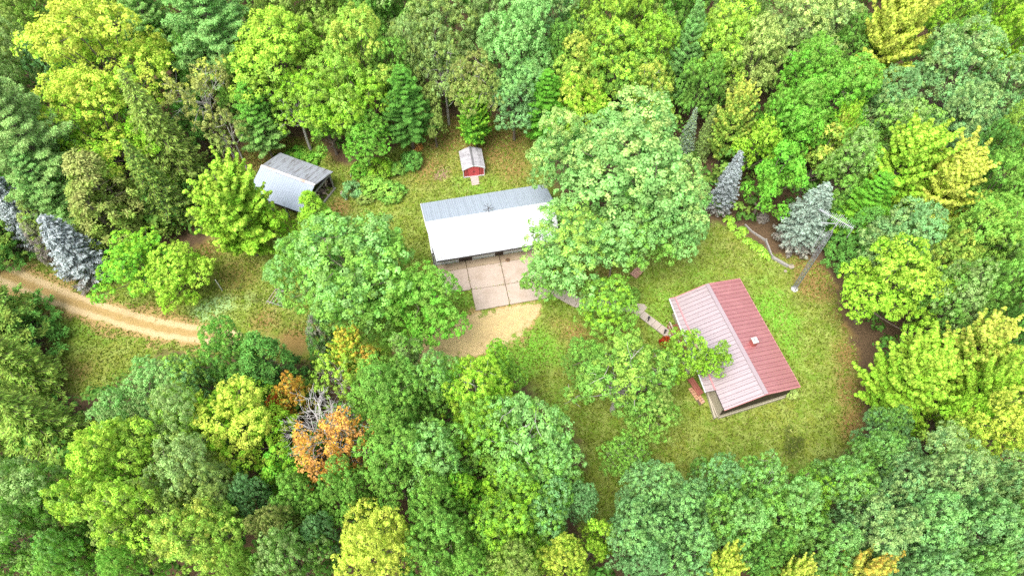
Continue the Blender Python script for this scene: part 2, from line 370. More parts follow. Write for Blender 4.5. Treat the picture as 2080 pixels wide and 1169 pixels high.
RUSTY_METAL = surf('rust_streaked_metal', (0.30, 0.315, 0.35), 0.6, (0.085, 0.065, 0.055), 1.3, 1.0, 0.4, 0.15, stretch=(-0.412, (3.2, 0.35, 1)))
RUST_CAP = surf('rusted_ridge_metal', (0.56, 0.54, 0.55), 0.55, (0.48, 0.20, 0.10), 0.9, 0.9, 0.4, 0.1)
WHITE_PAINT = surf('white_paint', (0.62, 0.625, 0.635), 0.5, (0.6, 0.58, 0.55), 1.2, 0.35)
BROWN_WOOD = surf('dark_brown_siding', (0.055, 0.034, 0.030), 0.7, (0.035, 0.022, 0.02), 2.0, 0.6)
DARK_TRIM = surf('dark_trim', (0.05, 0.045, 0.045), 0.6)
CREAM = surf('cream_siding', (0.45, 0.385, 0.30), 0.75, (0.42, 0.35, 0.26), 1.5, 0.6)
CONCRETE = surf('concrete', (0.42, 0.335, 0.275), 0.9, (0.31, 0.235, 0.175), 0.55, 0.75, 0.3, 0.25, 0.25, 14)
OLD_CONCRETE = surf('stained_concrete', (0.36, 0.275, 0.19), 0.92, (0.22, 0.15, 0.09), 0.7, 0.85, 0.3, 0.3, 0.25, 14)
WALK_CONCRETE = surf('walkway_concrete', (0.42, 0.35, 0.30), 0.9, (0.31, 0.25, 0.20), 0.9, 0.7, 0.3, 0.2, 0.2, 14)
JOINT = surf('joint_soil', (0.13, 0.09, 0.055), 0.95)
RAMP_GREY = surf('weathered_ramp_boards', (0.33, 0.30, 0.26), 0.9, (0.2, 0.18, 0.15), 2.0, 0.7)
PALE_KERB = surf('pale_timber_kerb', (0.40, 0.355, 0.275), 0.85, (0.4, 0.35, 0.25), 2.5, 0.6)
BRICK_PINK = surf('pinkish_brick', (0.50, 0.26, 0.20), 0.9, (0.58, 0.37, 0.29), 2.2, 0.8)
BRICK_ORANGE = surf('orange_brick', (0.52, 0.27, 0.155), 0.9, (0.46, 0.32, 0.22), 2.2, 0.7)
RED_WOOD = surf('red_stained_wood', (0.30, 0.095, 0.065), 0.7, (0.22, 0.07, 0.05), 2.5, 0.6)
CHIMNEY = surf('red_chimney_brick', (0.36, 0.085, 0.07), 0.85, (0.28, 0.07, 0.06), 3, 0.6)
SHED_RED = surf('red_barn_paint', (0.56, 0.075, 0.085), 0.6, (0.42, 0.045, 0.05), 2.5, 0.7)
SHINGLE = surf('grey_shingle', (0.36, 0.345, 0.36), 0.9, (0.17, 0.155, 0.165), 2.2, 0.85, 0.2, 0.3, 0.3, 20)
DARK_SHINGLE = surf('dark_ridge_shingle', (0.13, 0.125, 0.13), 0.9)
STEEL = surf('galvanised_steel', (0.17, 0.173, 0.178), 0.4, (0.36, 0.36, 0.37), 3, 0.4, 0.8)
ALUMINIUM = surf('aluminium', (0.36, 0.36, 0.37), 0.35, None, 3, 0.2, 0.8)
GREY_WOOD = surf('weathered_grey_timber', (0.27, 0.25, 0.23), 0.9, (0.26, 0.23, 0.20), 2.5, 0.7)
PALE_WOOD = surf('pale_weathered_wood', (0.33, 0.275, 0.215), 0.9, (0.33, 0.26, 0.19), 3, 0.6)
LOG_BARK = surf('log_bark', (0.13, 0.095, 0.075), 0.95, (0.07, 0.05, 0.04), 4, 0.7)
LOG_END = surf('cut_log_end', (0.42, 0.32, 0.24), 0.9, (0.28, 0.20, 0.15), 4, 0.7)
PALE_STONE = surf('pale_stone', (0.60, 0.56, 0.52), 0.9, (0.4, 0.36, 0.32), 4, 0.6)

def roof_slope(roof, q, n, ribs, mat, thick=0.03, rib_h=0.05, rib_w=0.045, name='roof_panel', seam=None):
    """q: ridge start, ridge end, eave end, eave start. n sheets, each its own mesh with raised ribs."""
    q = [np.array(c, float) for c in q]; nrm = np.cross(q[1] - q[0], q[3] - q[0]); nrm /= np.linalg.norm(nrm)
    if nrm[2] < 0: nrm = -nrm
    Lr = np.linalg.norm(q[1] - q[0])
    for i in range(n):
        u0, u1 = i / n + 0.0006, (i + 1) / n - 0.0006
        prof = [(u0, 0)]
        for r in range(ribs):
            c = u0 + (u1 - u0) * (r + 0.5) / ribs; w = rib_w / Lr
            prof += [(c - w, 0), (c - w * 0.6, rib_h), (c + w * 0.6, rib_h), (c + w, 0)]
        prof.append((u1, 0)); k = len(prof)
        sag = RNG.uniform(-0.004, 0.004)
        top0 = [bil(q, u, 0.004) + nrm * (h + thick + sag) for u, h in prof]; top1 = [bil(q, u, 1.0 + RNG.uniform(-.002, .002)) + nrm * (h + thick + sag) for u, h in prof]
        pts = top0 + top1 + [bil(q, u0, 0.004), bil(q, u1, 0.004), bil(q, u1, 1), bil(q, u0, 1)]
        F = [(j, k + j, k + j + 1, j + 1) for j in range(k - 1)]
        b = 2 * k
        F += [(b, b + 1, b + 2, b + 3), (k, b + 3) + tuple(range(b + 2, b + 3)) + tuple(range(2 * k - 1, k, -1)), (0, b, b + 3, k), (k - 1, 2 * k - 1, b + 2, b + 1)]
        o = MB().poly(pts, F).build(name, mat, roof)
        if seam:                                                                                # darker flanks paint in the shadow lines beside the seams
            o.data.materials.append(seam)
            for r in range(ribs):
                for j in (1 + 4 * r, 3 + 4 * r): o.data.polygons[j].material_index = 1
SEAM_RED = surf('shaded_red_seam', (0.16, 0.05, 0.055), 0.7)  # seam colours hold the shade along the ribs
SEAM_PINK = surf('shaded_pink_seam', (0.13, 0.07, 0.075), 0.7)
SEAM_GREY = surf('shaded_grey_seam', (0.26, 0.25, 0.245), 0.7)
def slab_poly(q, z):
    return [(p[0], p[1], z) for p in q]
KEEP_OFF = []
def foot(pts):
    KEEP_OFF.append([np.array(p[:2], float) for p in pts])

# ---------------------------------------------------------------- garage with the white metal roof
G = dict(bl=at(854.4, 413.9, 2.4), br=at(1107, 374, 2.4), fl=at(889, 530, 2.4), fr=at(1085, 495.5, 2.4))
G['fr'] = G['fl'] + (G['br'] - G['bl']) * np.linalg.norm(at(889, 530, 2.4) - at(1085, 495.5, 2.4)) / np.linalg.norm(G['br'] - G['bl']) * 1.27
G['fl'] = lerp(G['fl'], G['fr'], -0.005)
gu = (G['br'] - G['bl']); gu /= np.linalg.norm(gu); gnv = np.array([gu[1], -gu[0], 0])            # gu along the ridge, gnv towards the apron
rl = at(864, 453.4, 3.6); rr = rl + gu * np.linalg.norm(G['br'] - G['bl'])
garage = thing('garage', 'long garage with white metal roof, brown front and white doors on the concrete apron', 'garage', ((G['bl'] + G['fr']) / 2 * np.array([1, 1, 0])))
def inset(p, du, dn): return p + gu * du + gnv * dn
wbl, wbr = inset(G['bl'], 0.3, 0.3), inset(G['br'], -0.3, 0.3)
fw0 = at(900, 537); wfl = np.array([fw0[0], fw0[1], 0]); wfl = wfl - gu * ((wfl - wbl) @ gu)
wfr = wfl + gu * ((wbr - wbl) @ gu)
mb = MB()
for a, b in ((wbl, wbr), (wbl, wfl), (wbr, wfr)):
    d = b - a; d = d / np.linalg.norm(d)
    mb.beam((a[0], a[1], 1.16), (b[0], b[1], 1.16), 0.14, 2.3)
mb.build('wall', WHITE_PAINT, garage)
for s, w0, w1, rp in ((0, wbl, wfl, rl), (1, wbr, wfr, rr)):
    p = lerp(w0, w1, ((rp - w0) @ gnv) / ((w1 - w0) @ gnv)); o_ = gu * 0.06
    t = [np.array([w0[0], w0[1], 2.32]), np.array([w1[0], w1[1], 2.32]), np.array([p[0], p[1], 3.42])]
    MB().poly([x - o_ for x in t] + [x + o_ for x in t], [(0, 1, 2), (5, 4, 3), (0, 3, 4, 1), (1, 4, 5, 2), (2, 5, 3, 0)]).build('gable', WHITE_PAINT, garage)
def gpos(px, py): return float((at(px, py) - wfl) @ gu)
Lg = float((wfr - wfl) @ gu)
door_edges = [(0.12, gpos(932, 534)), (gpos(961, 528.6), gpos(1005, 522)), (gpos(1023, 515.7), gpos(1066, 509.5)), (gpos(1074, 508), gpos(1074, 508) + 2.4)]
x = 0.0; wall_f = MB()
def gp(s, dn, z): p = wfl + gu * s + gnv * dn; return (p[0], p[1], z)
for a, b in door_edges + [(Lg, Lg)]:
    if a - x > 0.05: wall_f.beam(gp(x, 0.0, 1.06), gp(a, 0.0, 1.06), 0.16, 2.1)
    x = b
wall_f.beam(gp(0, 0.003, 2.22), gp(Lg, 0.003, 2.22), 0.17, 0.2)
wall_f.build('front_wall', BROWN_WOOD, garage)
for a, b in door_edges:
    d = MB().beam(gp(a + 0.06, -0.03, 1.05), gp(b - 0.06, -0.03, 1.05), 0.04, 2.1).build('garage_door', WHITE_PAINT, garage)
    for k in range(4):
        z = 0.27 + k * 0.52
        MB().beam(gp(a + 0.09, 0.003, z), gp(b - 0.09, 0.003, z), 0.035, 0.49).build('door_panel', WHITE_PAINT, d)
    MB().beam(gp(a + 0.0, 0.06, 0), gp(a + 0.0, 0.06, 2.1), 0.09, 0.09, gu).build('door_post', WHITE_PAINT, garage)
    MB().beam(gp(b, 0.06, 0), gp(b, 0.06, 2.1), 0.09, 0.09, gu).build('door_post', WHITE_PAINT, garage)
groof = MB().hexa([G['bl'] + [0, 0, -.06], rl + [0, 0, -.06], rr + [0, 0, -.06], G['br'] + [0, 0, -.06]], [G['bl'], rl, rr, G['br']]).hexa(
    [rl + [0, 0, -.06], G['fl'] + [0, 0, -.06], G['fr'] + [0, 0, -.06], rr + [0, 0, -.06]], [rl, G['fl'], G['fr'], rr]).build('roof', DARK_TRIM, garage)
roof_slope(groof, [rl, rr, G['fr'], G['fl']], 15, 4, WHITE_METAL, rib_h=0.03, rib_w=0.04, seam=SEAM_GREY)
roof_slope(groof, [rl, rr, G['br'], G['bl']], 15, 4, BLUE_SHEEN_METAL, rib_h=0.03, rib_w=0.04, seam=SEAM_GREY)
MB().beam(rl + [0, 0, .055], rr + [0, 0, .055], 0.26, 0.05).build('ridge_cap', WHITE_METAL, groof)
MB().beam(G['bl'] + [0, 0, -0.09] - gu * .02, rl + [0, 0, -0.09] - gu * .02, 0.05, 0.22).build('rake_trim', WHITE_PAINT, garage)
MB().beam(rl + [0, 0, -0.09] - gu * .02, G['fl'] + [0, 0, -0.09] - gu * .02, 0.05, 0.22).build('rake_trim', WHITE_PAINT, garage)
MB().beam(G['fl'] + [0, 0, -0.08] + gnv * .03, G['fr'] + [0, 0, -0.08] + gnv * .03, 0.05, 0.17).build('fascia', DARK_TRIM, garage)
# small spiky aerial on the ridge
p = at(992.5, 430, 3.75)
aer = MB().beam(p - [0, 0, 0.12], p + [0, 0, 0.75], 0.05)
for k in range(4):
    a = k * math.pi / 4 + .2; d = np.array([math.cos(a), math.sin(a), 0.2]) * 0.55
    aer.beam(p + [0, 0, 0.45 + k * .06] - d * [1, 1, .2], p + [0, 0, 0.45 + k * .06] + d, 0.035)
o = aer.build('roof_aerial', DARK_TRIM, None); tag(o, 'little dark star shaped aerial on the white garage ridge', 'aerial')
foot([wbl, wbr, wfr, wfl])

# concrete apron in cast slabs
def isect(a, b, c, d):
    a, b, c, d = (np.array(v, float) for v in (a, b, c, d)); r = b - a; s = d - c
    t = ((c - a)[0] * s[1] - (c - a)[1] * s[0]) / (r[0] * s[1] - r[1] * s[0]); return a + r * t
ROWS = [((888, 540), (1085, 507.5)), ((889, 554.5), (1055.7, 527)), ((958.6, 588.5), (1055.7, 573.2)), ((968.2, 631.2), (1120.4, 603.6))]
COLS = [((887.5, 540), (897, 600)), ((945.5, 530.5), (957.4, 589)), ((1013.5, 519), (1034.6, 614)), ((1084, 505.6), (1120.4, 603.6))]
apron = tag(link('concrete_apron', None), 'pinkish grey concrete apron of cast slabs before the garage doors', 'apron', None, 'structure')
apron.location = tuple(at(1000, 560))
for r in range(3):
    for c in range(3):
        if r == 2 and c == 0: continue
        ps = [isect(*ROWS[r + i], *COLS[c + j]) for i, j in ((0, 0), (0, 1), (1, 1), (1, 0))]
        w = [at(*p) for p in ps]; m_ = sum(w) / 4
        foot(w)
        w = [p + (m_ - p) / np.linalg.norm(m_ - p) * 0.045 for p in w]
        MB().prism(w, -0.1, 0.085 + RNG.uniform(-.006, .006)).build('slab', OLD_CONCRETE if r == 0 else CONCRETE, apron)
jq = [at(*isect(*ROWS[i], *COLS[j])) for i, j in ((0, 0), (0, 3), (3, 3), (3, 1), (2, 1), (2, 0))]
MB().prism(jq, -0.12, 0.03).build('joint_bed', JOINT, apron)
p = at(1031.5, 527.5, 0.1)
drain = thing('floor_drain', 'round rusty drain cover set in the concrete by the garage wall', 'drain', (p[0], p[1], 0.08))
MB().prism([(p[0] + .26 * math.cos(a), p[1] + .26 * math.sin(a)) for a in np.linspace(0, 2 * math.pi, 14)[:-1]], 0.06, 0.105).build('cover', surf('rusty_iron', (0.20, 0.11, 0.05), 0.8), drain)
mbs = MB()
for k in range(4): mbs.box((p[0] + (k - 1.5) * .1, p[1], 0.105), 0.04, 0.32, 0.02, 0.3)
mbs.build('slot', DARK_TRIM, drain)

# ---------------------------------------------------------------- red roofed house
Hc = dict(r0=at(1436, 577.3, 3.75), r1=at(1556.2, 800.1, 3.75), br=at(1502.3, 566.4, 2.85), fr=at(1625.1, 784.7, 2.85), bl=at(1371, 604.4, 2.85), fl=at(1471.3, 832.5, 2.85),
          pl=at(1360.7, 606.2, 2.62), nt=at(1452.7, 791.9, 2.87), n2=at(1434.2, 795.9, 2.62))
hu = Hc['r1'] - Hc['r0']; hu[2] = 0; hu /= np.linalg.norm(hu); hn = np.array([hu[1], -hu[0], 0])  # hu along the ridge towards the front gable, hn away to the right-hand eave or not
if (Hc['br'] - Hc['r0']) @ hn < 0: hn = -hn
house = thing('house', 'single storey house under a low red ribbed metal roof with a small chimney', 'house', (Hc['r0'] + Hc['r1']) / 2 * np.array([1, 1, 0]))
hroof = MB().hexa([c + [0, 0, -.20] for c in (Hc['r0'], Hc['r1'], Hc['fr'], Hc['br'])], [Hc[k] - [0, 0, .13] for k in ('r0', 'r1', 'fr', 'br')]).hexa(
    [c + [0, 0, -.20] for c in (Hc['r0'], Hc['bl'], Hc['fl'], Hc['r1'])], [Hc[k] - [0, 0, .13] for k in ('r0', 'bl', 'fl', 'r1')]).build('roof', BROWN_WOOD, house)
o = None
n0 = len(bpy.data.objects)
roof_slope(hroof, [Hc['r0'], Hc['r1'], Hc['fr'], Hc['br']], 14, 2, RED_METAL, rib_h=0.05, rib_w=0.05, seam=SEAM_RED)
roof_slope(hroof, [Hc['r0'], Hc['r1'], Hc['fl'], Hc['bl']], 14, 2, SHEEN_RED, rib_h=0.05, rib_w=0.05, seam=SEAM_PINK)
rd = Hc['r1'] - Hc['r0']
MB().beam(Hc['r0'] + [0, 0, .085], Hc['r1'] + [0, 0, .085], 0.36, 0.05).build('ridge_cap', SHEEN_RED, hroof)
# lower porch roof along the west eave
pt = [Hc['bl'] + [0, 0, -.03], Hc['nt'] + [0, 0, -.03], Hc['n2'], Hc['pl']]
proof = MB().hexa([c + [0, 0, -.12] for c in pt], [c - [0, 0, .06] for c in pt]).build('porch_roof', DARK_TRIM, house)
roof_slope(proof, pt, 11, 2, SHEEN_RED, rib_h=0.05, rib_w=0.05, seam=SEAM_PINK)
MB().beam(Hc['bl'] + [0, 0, .06], Hc['nt'] + [0, 0, .06], 0.13, 0.06).build('flashing', RED_TRIM, proof)
MB().beam(Hc['pl'] + [0, 0, -.05] - hn * .05, Hc['n2'] + [0, 0, -.05] - hn * .05, 0.1, 0.12).build('gutter', WHITE_PAINT, house)
MB().beam(Hc['br'] + [0, 0, -.05] + hn * .03, Hc['fr'] + [0, 0, -.05] + hn * .03, 0.05, 0.14).build('eave_trim', RED_TRIM, house)
rk = MB()
for a, b in (('br', 'r0'), ('r0', 'bl'), ('bl', 'pl')): rk.beam(Hc[a] + [0, 0, -.02] - hu * .03, Hc[b] + [0, 0, -.02] - hu * .03, 0.05, 0.16)
rk.build('rake_trim', RED_TRIM, house); rk = MB()
for a, b in (('fr', 'r1'), ('r1', 'fl')): rk.beam(Hc[a] + [0, 0, -.02] + hu * .03, Hc[b] + [0, 0, -.02] + hu * .03, 0.05, 0.16)
rk.build('rake_trim', RED_TRIM, house)
# walls on a cream foundation
ins = lambda p, a, b: np.array([*(p + hu * a + hn * b)[:2], 0])
hw = [ins(Hc['br'], .35, -.4), ins(Hc['fr'], -.35, -.4), ins(Hc['fl'], -.35, .3), ins(Hc['bl'], .35, .3)]
wl_ = MB()
for i in (0, 2, 3): a, b = hw[i], hw[(i + 1) % 4]; wl_.beam((a[0], a[1], 1.65), (b[0], b[1], 1.65), 0.14, 2.3)
wl_.build('wall', CREAM, house)
a, b = hw[1], hw[2]
MB().beam((a[0], a[1], 0.615), (b[0], b[1], 0.615), 0.16, 0.4).build('front_siding', CREAM, house)
fr_ = MB(); pk = Hc['r1'] - hu * .36
prof = [(*a[:2], .82), (*b[:2], .82), (*b[:2], 2.72), (*(pk[:2]), 3.55), (*a[:2], 2.72)]
prof = [np.array(p) for p in prof]
fr_.poly([p - hu * .07 for p in prof] + [p + hu * .07 for p in prof], [(4, 3, 2, 1, 0), (5, 6, 7, 8, 9)] + [(i, (i + 1) % 5, 5 + (i + 1) % 5, 5 + i) for i in range(5)])
fr_.build('gable', BROWN_WOOD, house)
a, b = hw[3], hw[0]; pk = Hc['r0'] + hu * .36
prof = [np.array(p) for p in ((*a[:2], 2.6), (*b[:2], 2.6), (*(pk[:2]), 3.55))]
MB().poly([p - hu * .06 for p in prof] + [p + hu * .06 for p in prof], [(2, 1, 0), (3, 4, 5), (0, 1, 4, 3), (1, 2, 5, 4), (2, 0, 3, 5)]).build('gable', CREAM, house)
fd = MB()
for i in range(4): a, b = hw[i], hw[(i + 1) % 4]; fd.beam((a[0], a[1], 0.2), (b[0], b[1], 0.2), 0.3, 0.42)
fd.build('foundation', PALE_KERB, house)
wn_ = []
for t in (0.25, 0.62):
    a = lerp(hw[0], hw[1], t); w = MB().beam((*(a + hn * .05 - hu * .6)[:2], 1.7), (*(a + hn * .05 + hu * .6)[:2], 1.7), 0.08, 1.1).build('window', WHITE_PAINT, house)
    MB().beam((*(a + hn * .1 - hu * .5)[:2], 1.7), (*(a + hn * .1 + hu * .5)[:2], 1.7), 0.03, 0.9).build('pane', surf('window_glass', (0.03, 0.04, 0.05), 0.1), w)
p = at(1527, 701, 3.2)                                                                           # chimney
cz = 3.25
rz = math.atan2(hu[1], hu[0])
ch = MB().box((p[0], p[1], cz - 0.6), 0.52, 0.44, 1.5, rz).build('chimney', CHIMNEY, hroof)
MB().box((p[0], p[1], cz + 0.902), 0.58, 0.50, 0.09, rz).build('cap', PALE_STONE, ch)
MB().tube([(p[0], p[1], cz + .99), (p[0], p[1], cz + 1.2)], [.12, .12], 8).tube([(p[0], p[1], cz + 1.18), (p[0], p[1], cz + 1.26)], [.18, .15], 8).build('flue', ALUMINIUM, ch)
p = at(1414.5, 674, 3.0)
vp = MB().tube([(p[0], p[1], 2.85), (p[0], p[1], 3.45)], [.09, .09], 8).build('vent_pipe', DARK_TRIM, hroof)
MB().tube([(p[0], p[1], 3.45), (p[0], p[1], 3.5), (p[0], p[1], 3.6)], [.16, .2, .05], 8).build('cap', ALUMINIUM, vp)
foot(hw)

# porch deck on the west side of the house
dk = [at(1366, 636), at(1374, 632), at(1392, 668), at(1383, 672)]
pd = [hw[3] + hu * 1.2 - hn * 0.08, hw[3] + hu * 4.6 - hn * 0.08, hw[3] + hu * 4.6 - hn * 1.25, hw[3] + hu * 1.2 - hn * 1.25]
deck = thing('porch_deck', 'narrow red stained porch deck under the west eave of the house', 'deck', sum(pd) / 4)
for k in range(7):
    t0, t1 = k / 7 + .006, (k + 1) / 7 - .006
    MB().prism([lerp(pd[1], pd[2], t0), lerp(pd[1], pd[2], t1), lerp(pd[0], pd[3], t1), lerp(pd[0], pd[3], t0)], 0.32, 0.38).build('plank', RED_WOOD, deck)
rl_ = MB().beam((*(pd[3] + hn * .05)[:2], 1.25), (*(pd[2] + hn * .05)[:2], 1.25), 0.12, 0.06).beam((*(pd[3] + hn * .05)[:2], .6), (*(pd[2] + hn * .05)[:2], .6), 0.06, 0.06)
rl_.build('rail', PALE_KERB, deck)
pb = MB()
for k in range(7): q_ = lerp(pd[3] + hn * .05, pd[2] + hn * .05, k / 6); pb.beam((*q_[:2], 0.02), (*q_[:2], 1.25), 0.08 if k % 3 == 0 else 0.045)
pb.build('baluster', RED_WOOD, deck)
foot(pd)
ld = [hw[3] + hu * 4.7 - hn * 0.08, hw[3] + hu * 6.4 - hn * 0.08, hw[3] + hu * 6.4 - hn * 1.5, hw[3] + hu * 4.7 - hn * 1.5]
land = thing('entry_landing', 'small boarded landing where the walkway meets the house', 'landing', sum(ld) / 4)
for k in range(5):
    t0, t1 = k / 5 + .006, (k + 1) / 5 - .006
    MB().prism([lerp(ld[0], ld[1], t0), lerp(ld[0], ld[1], t1), lerp(ld[3], ld[2], t1), lerp(ld[3], ld[2], t0)], 0.26, 0.32).build('plank', WALK_CONCRETE, land)
MB().prism([lerp(lerp(ld[0], ld[1], a), lerp(ld[3], ld[2], a), b) for a, b in ((.05, .05), (.95, .05), (.95, .95), (.05, .95))], 0, 0.255).build('base', OLD_CONCRETE, land)
foot(ld)

# sunken ramp beside the gable end
rp = [at(1433.5, 800), at(1452, 795), at(1469, 842), at(1449, 852)]
eramp = thing('entry_ramp', 'grey ramp with pale side kerbs at the notch of the red roof', 'ramp', sum(rp) / 4)
bq = lambda u, v: bil(rp, u, v)
for k in range(6):
    v0, v1 = k / 6 * .8 + .006, (k + 1) / 6 * .8 - .006
    MB().prism([bq(.26, v0), bq(.86, v0), bq(.86, v1), bq(.26, v1)], 0.0, 0.12).build('plank', RAMP_GREY, eramp)
for u0, u1, h in ((0.0, .13, .42), (.15, .22, .25), (.88, 1.0, .35)):
    MB().prism([bq(u0, 0), bq(u1, 0), bq(u1, 1), bq(u0, 1)], 0.0, h).build('kerb', PALE_KERB, eramp)
MB().prism([bq(.24, .81), bq(.87, .81), bq(.87, .99), bq(.24, .99)], 0.0, 0.16).build('end_pad', WHITE_PAINT, eramp)
foot(rp)
# brick patio with a red bench
bp_ = [at(1397, 789), at(1412, 784), at(1432, 816), at(1421, 824)]
patio = thing('brick_patio', 'orange brick patio strip against the west wall near the ramp', 'patio', sum(bp_) / 4)
me_b = None
for i in range(3):
    for j in range(7):
        if i == 0 and j > 4: continue
        u0, u1, v0, v1 = i / 3 + .02, (i + 1) / 3 - .02, j / 7 + .012, (j + 1) / 7 - .012
        MB().prism([bil(bp_, u0, v0), bil(bp_, u1, v0), bil(bp_, u1, v1), bil(bp_, u0, v1)], -.02, 0.10 + RNG.uniform(-.015, .02)).build('brick', BRICK_ORANGE if RNG.random() < .7 else BRICK_PINK, patio)
MB().prism(bp_, -.05, 0.05).build('bed', JOINT, patio)
foot(bp_)
b0, b1 = at(1402, 768, .45), at(1424, 800, .45); bd = (b1 - b0) / np.linalg.norm(b1 - b0); bs = np.array([bd[1], -bd[0], 0])
bench = thing('bench', 'plain red plank bench beside the brick patio', 'bench', (*((b0 + b1) / 2)[:2], 0))
for k in (-1, 0, 1): MB().beam(b0 + bs * k * .2, b1 + bs * k * .2, 0.18, 0.05).build('plank', RED_WOOD, bench)
for t in (.1, .5, .9): MB().beam((*(lerp(b0, b1, t) - bs * .25)[:2], .2), (*(lerp(b0, b1, t) + bs * .25)[:2], .2), 0.08, 0.44).build('leg', RED_WOOD, bench)

# ---------------------------------------------------------------- concrete walkway from apron to house
walk = tag(link('walkway', None), 'pale concrete walkway curving from the apron to the house', 'walkway', None, 'structure'); walk.location = tuple(at(1250, 628))
wp_ = [(1112, 580), (1130, 592), (1150, 603), (1172, 614), (1196, 621), (1225, 623), (1256, 621), (1281, 623), (1291, 628.5), (1303, 638), (1315, 647.5), (1327, 657), (1339, 666), (1351, 675), (1362, 683), (1374, 691)]
wc = [at(*p) for p in wp_]
for i in range(len(wc) - 1):
    dirs = []
    for k in (i, i + 1):
        t = wc[min(k + 1, len(wc) - 1)] - wc[max(k - 1, 0)]; t /= np.linalg.norm(t); dirs.append((t, np.array([-t[1], t[0], 0])))
    w = 0.42 if i > 7 else 0.62
    q = [wc[i] - dirs[0][1] * w + dirs[0][0] * .015, wc[i + 1] - dirs[1][1] * w - dirs[1][0] * .015, wc[i + 1] + dirs[1][1] * w - dirs[1][0] * .015, wc[i] + dirs[0][1] * w + dirs[0][0] * .015]
    z = 0.10 + 0.02 * max(0, i - 8)
    MB().prism(q, -.05, z + RNG.uniform(-.006, .006)).build('slab', WALK_CONCRETE, walk); foot(q)
for px, py, lab in ((1315.5, 653, 'short dark path light halfway along the house walkway'), (1348.5, 679, 'short dark path light at the house end of the walkway')):
    p = at(px, py); t = thing('path_light', lab, 'path light', p, 'path lights along the walkway')
    MB().beam((p[0], p[1], 0), (p[0], p[1], 0.85), 0.09).build('post', DARK_TRIM, t)
    MB().tube([(p[0], p[1], .85), (p[0], p[1], 1.0)], [.13, .08], 8).build('lamp_head', DARK_TRIM, t)
p = at(1299, 624.5)
st = MB().prism([(p[0] + r * math.cos(a), p[1] + r * .7 * math.sin(a)) for a, r in zip(np.linspace(0, 2 * math.pi, 9)[:-1], (.75, .7, .6, .8, .7, .75, .62, .7))], -.03, 0.09).build('stepping_stone', WALK_CONCRETE)
tag(st, 'flat irregular stepping stone beside the bend of the walkway', 'stone'); foot([p + [-.7, -.5, 0], p + [.7, -.5, 0], p + [.7, .5, 0], p + [-.7, .5, 0]])
pk_ = [at(1303, 534), at(1316, 543), at(1292, 567), at(1279, 556)]
pad = thing('brick_pad', 'small pinkish brick pad half hidden under the big oak', 'brick pad', sum(pk_) / 4)
for i in range(4):
    for j in range(9):
        u0, u1, v0, v1 = i / 4 + .015, (i + 1) / 4 - .015, j / 9 + .012, (j + 1) / 9 - .012
        MB().prism([bil(pk_, u0, v0), bil(pk_, u1, v0), bil(pk_, u1, v1), bil(pk_, u0, v1)], -.02, 0.08 + RNG.uniform(-.01, .014)).build('brick', BRICK_PINK, pad)
MB().prism(pk_, -.05, 0.05).build('bed', JOINT, pad); foot(pk_)

# ---------------------------------------------------------------- woodshed
S = dict(bl=at(569.1, 310.5, 2.5), br=at(676.6, 349.1, 2.5), rl=at(530.4, 337.2, 3.5), rr=at(639.6, 376.5, 3.5), fl=at(502.3, 392.4, 2.3), fr=at(611.6, 431.7, 2.3))
su = S['rr'] - S['rl']; su[2] = 0; su /= np.linalg.norm(su); sn = np.array([su[1], -su[0], 0])
shed = thing('woodshed', 'open sided woodshed with grey metal roof, its back slope streaked with rust', 'shed', sum(S.values()) / 6 * np.array([1, 1, 0]))
sroof = MB().hexa([c + [0, 0, -.07] for c in (S['rl'], S['rr'], S['br'], S['bl'])], [S[k] for k in ('rl', 'rr', 'br', 'bl')]).hexa(
    [c + [0, 0, -.07] for c in (S['rl'], S['fl'], S['fr'], S['rr'])], [S[k] for k in ('rl', 'fl', 'fr', 'rr')]).build('roof', DARK_TRIM, shed)
roof_slope(sroof, [S['rl'], S['rr'], S['br'], S['bl']], 9, 3, RUSTY_METAL, rib_h=0.025, rib_w=0.03)
roof_slope(sroof, [S['rl'], S['rr'], S['fr'], S['fl']], 9, 3, SHED_METAL, rib_h=0.02, rib_w=0.03)
MB().beam(S['rl'] + [0, 0, .06], S['rr'] + [0, 0, .06], 0.3, 0.05).build('ridge_cap', RUST_CAP, sroof)
si = lambda p, a, b: np.array([*(p + su * a + sn * b)[:2], 0])
sw = [si(S['bl'], .3, .3), si(S['br'], -.35, .3), si(S['fr'], -.35, -.3), si(S['fl'], .3, -.3)]
mbw = MB()
for a, b in ((sw[0], sw[1]), (sw[3], sw[0])): mbw.beam((*a[:2], 1.1), (*b[:2], 1.1), 0.08, 2.2)
mbw.beam((*sw[3][:2], 1.75), (*sw[2][:2], 1.75), 0.08, 0.6)
mbw.build('wall', BROWN_WOOD, shed)
mpost = MB()
for p in (sw[1], sw[2], lerp(sw[1], sw[2], .5), lerp(sw[2], sw[3], .33), lerp(sw[2], sw[3], .66)): mpost.beam((*p[:2], 0), (*p[:2], 2.2), 0.15)
mpost.build('post', GREY_WOOD, shed)
MB().beam((*sw[1][:2], 2.2), (*sw[2][:2], 2.1), 0.12, 0.16).beam((*(sw[1] + su * .25)[:2], .12), (*(sw[2] + su * .25)[:2], .12), 0.16, 0.2).build('sill_beam', GREY_WOOD, shed)
foot(sw)
wood = thing('firewood_stack', 'jumbled split firewood piled in the open end of the woodshed', 'firewood', lerp(sw[1], sw[2], .4) - su * .5)
me_log = None
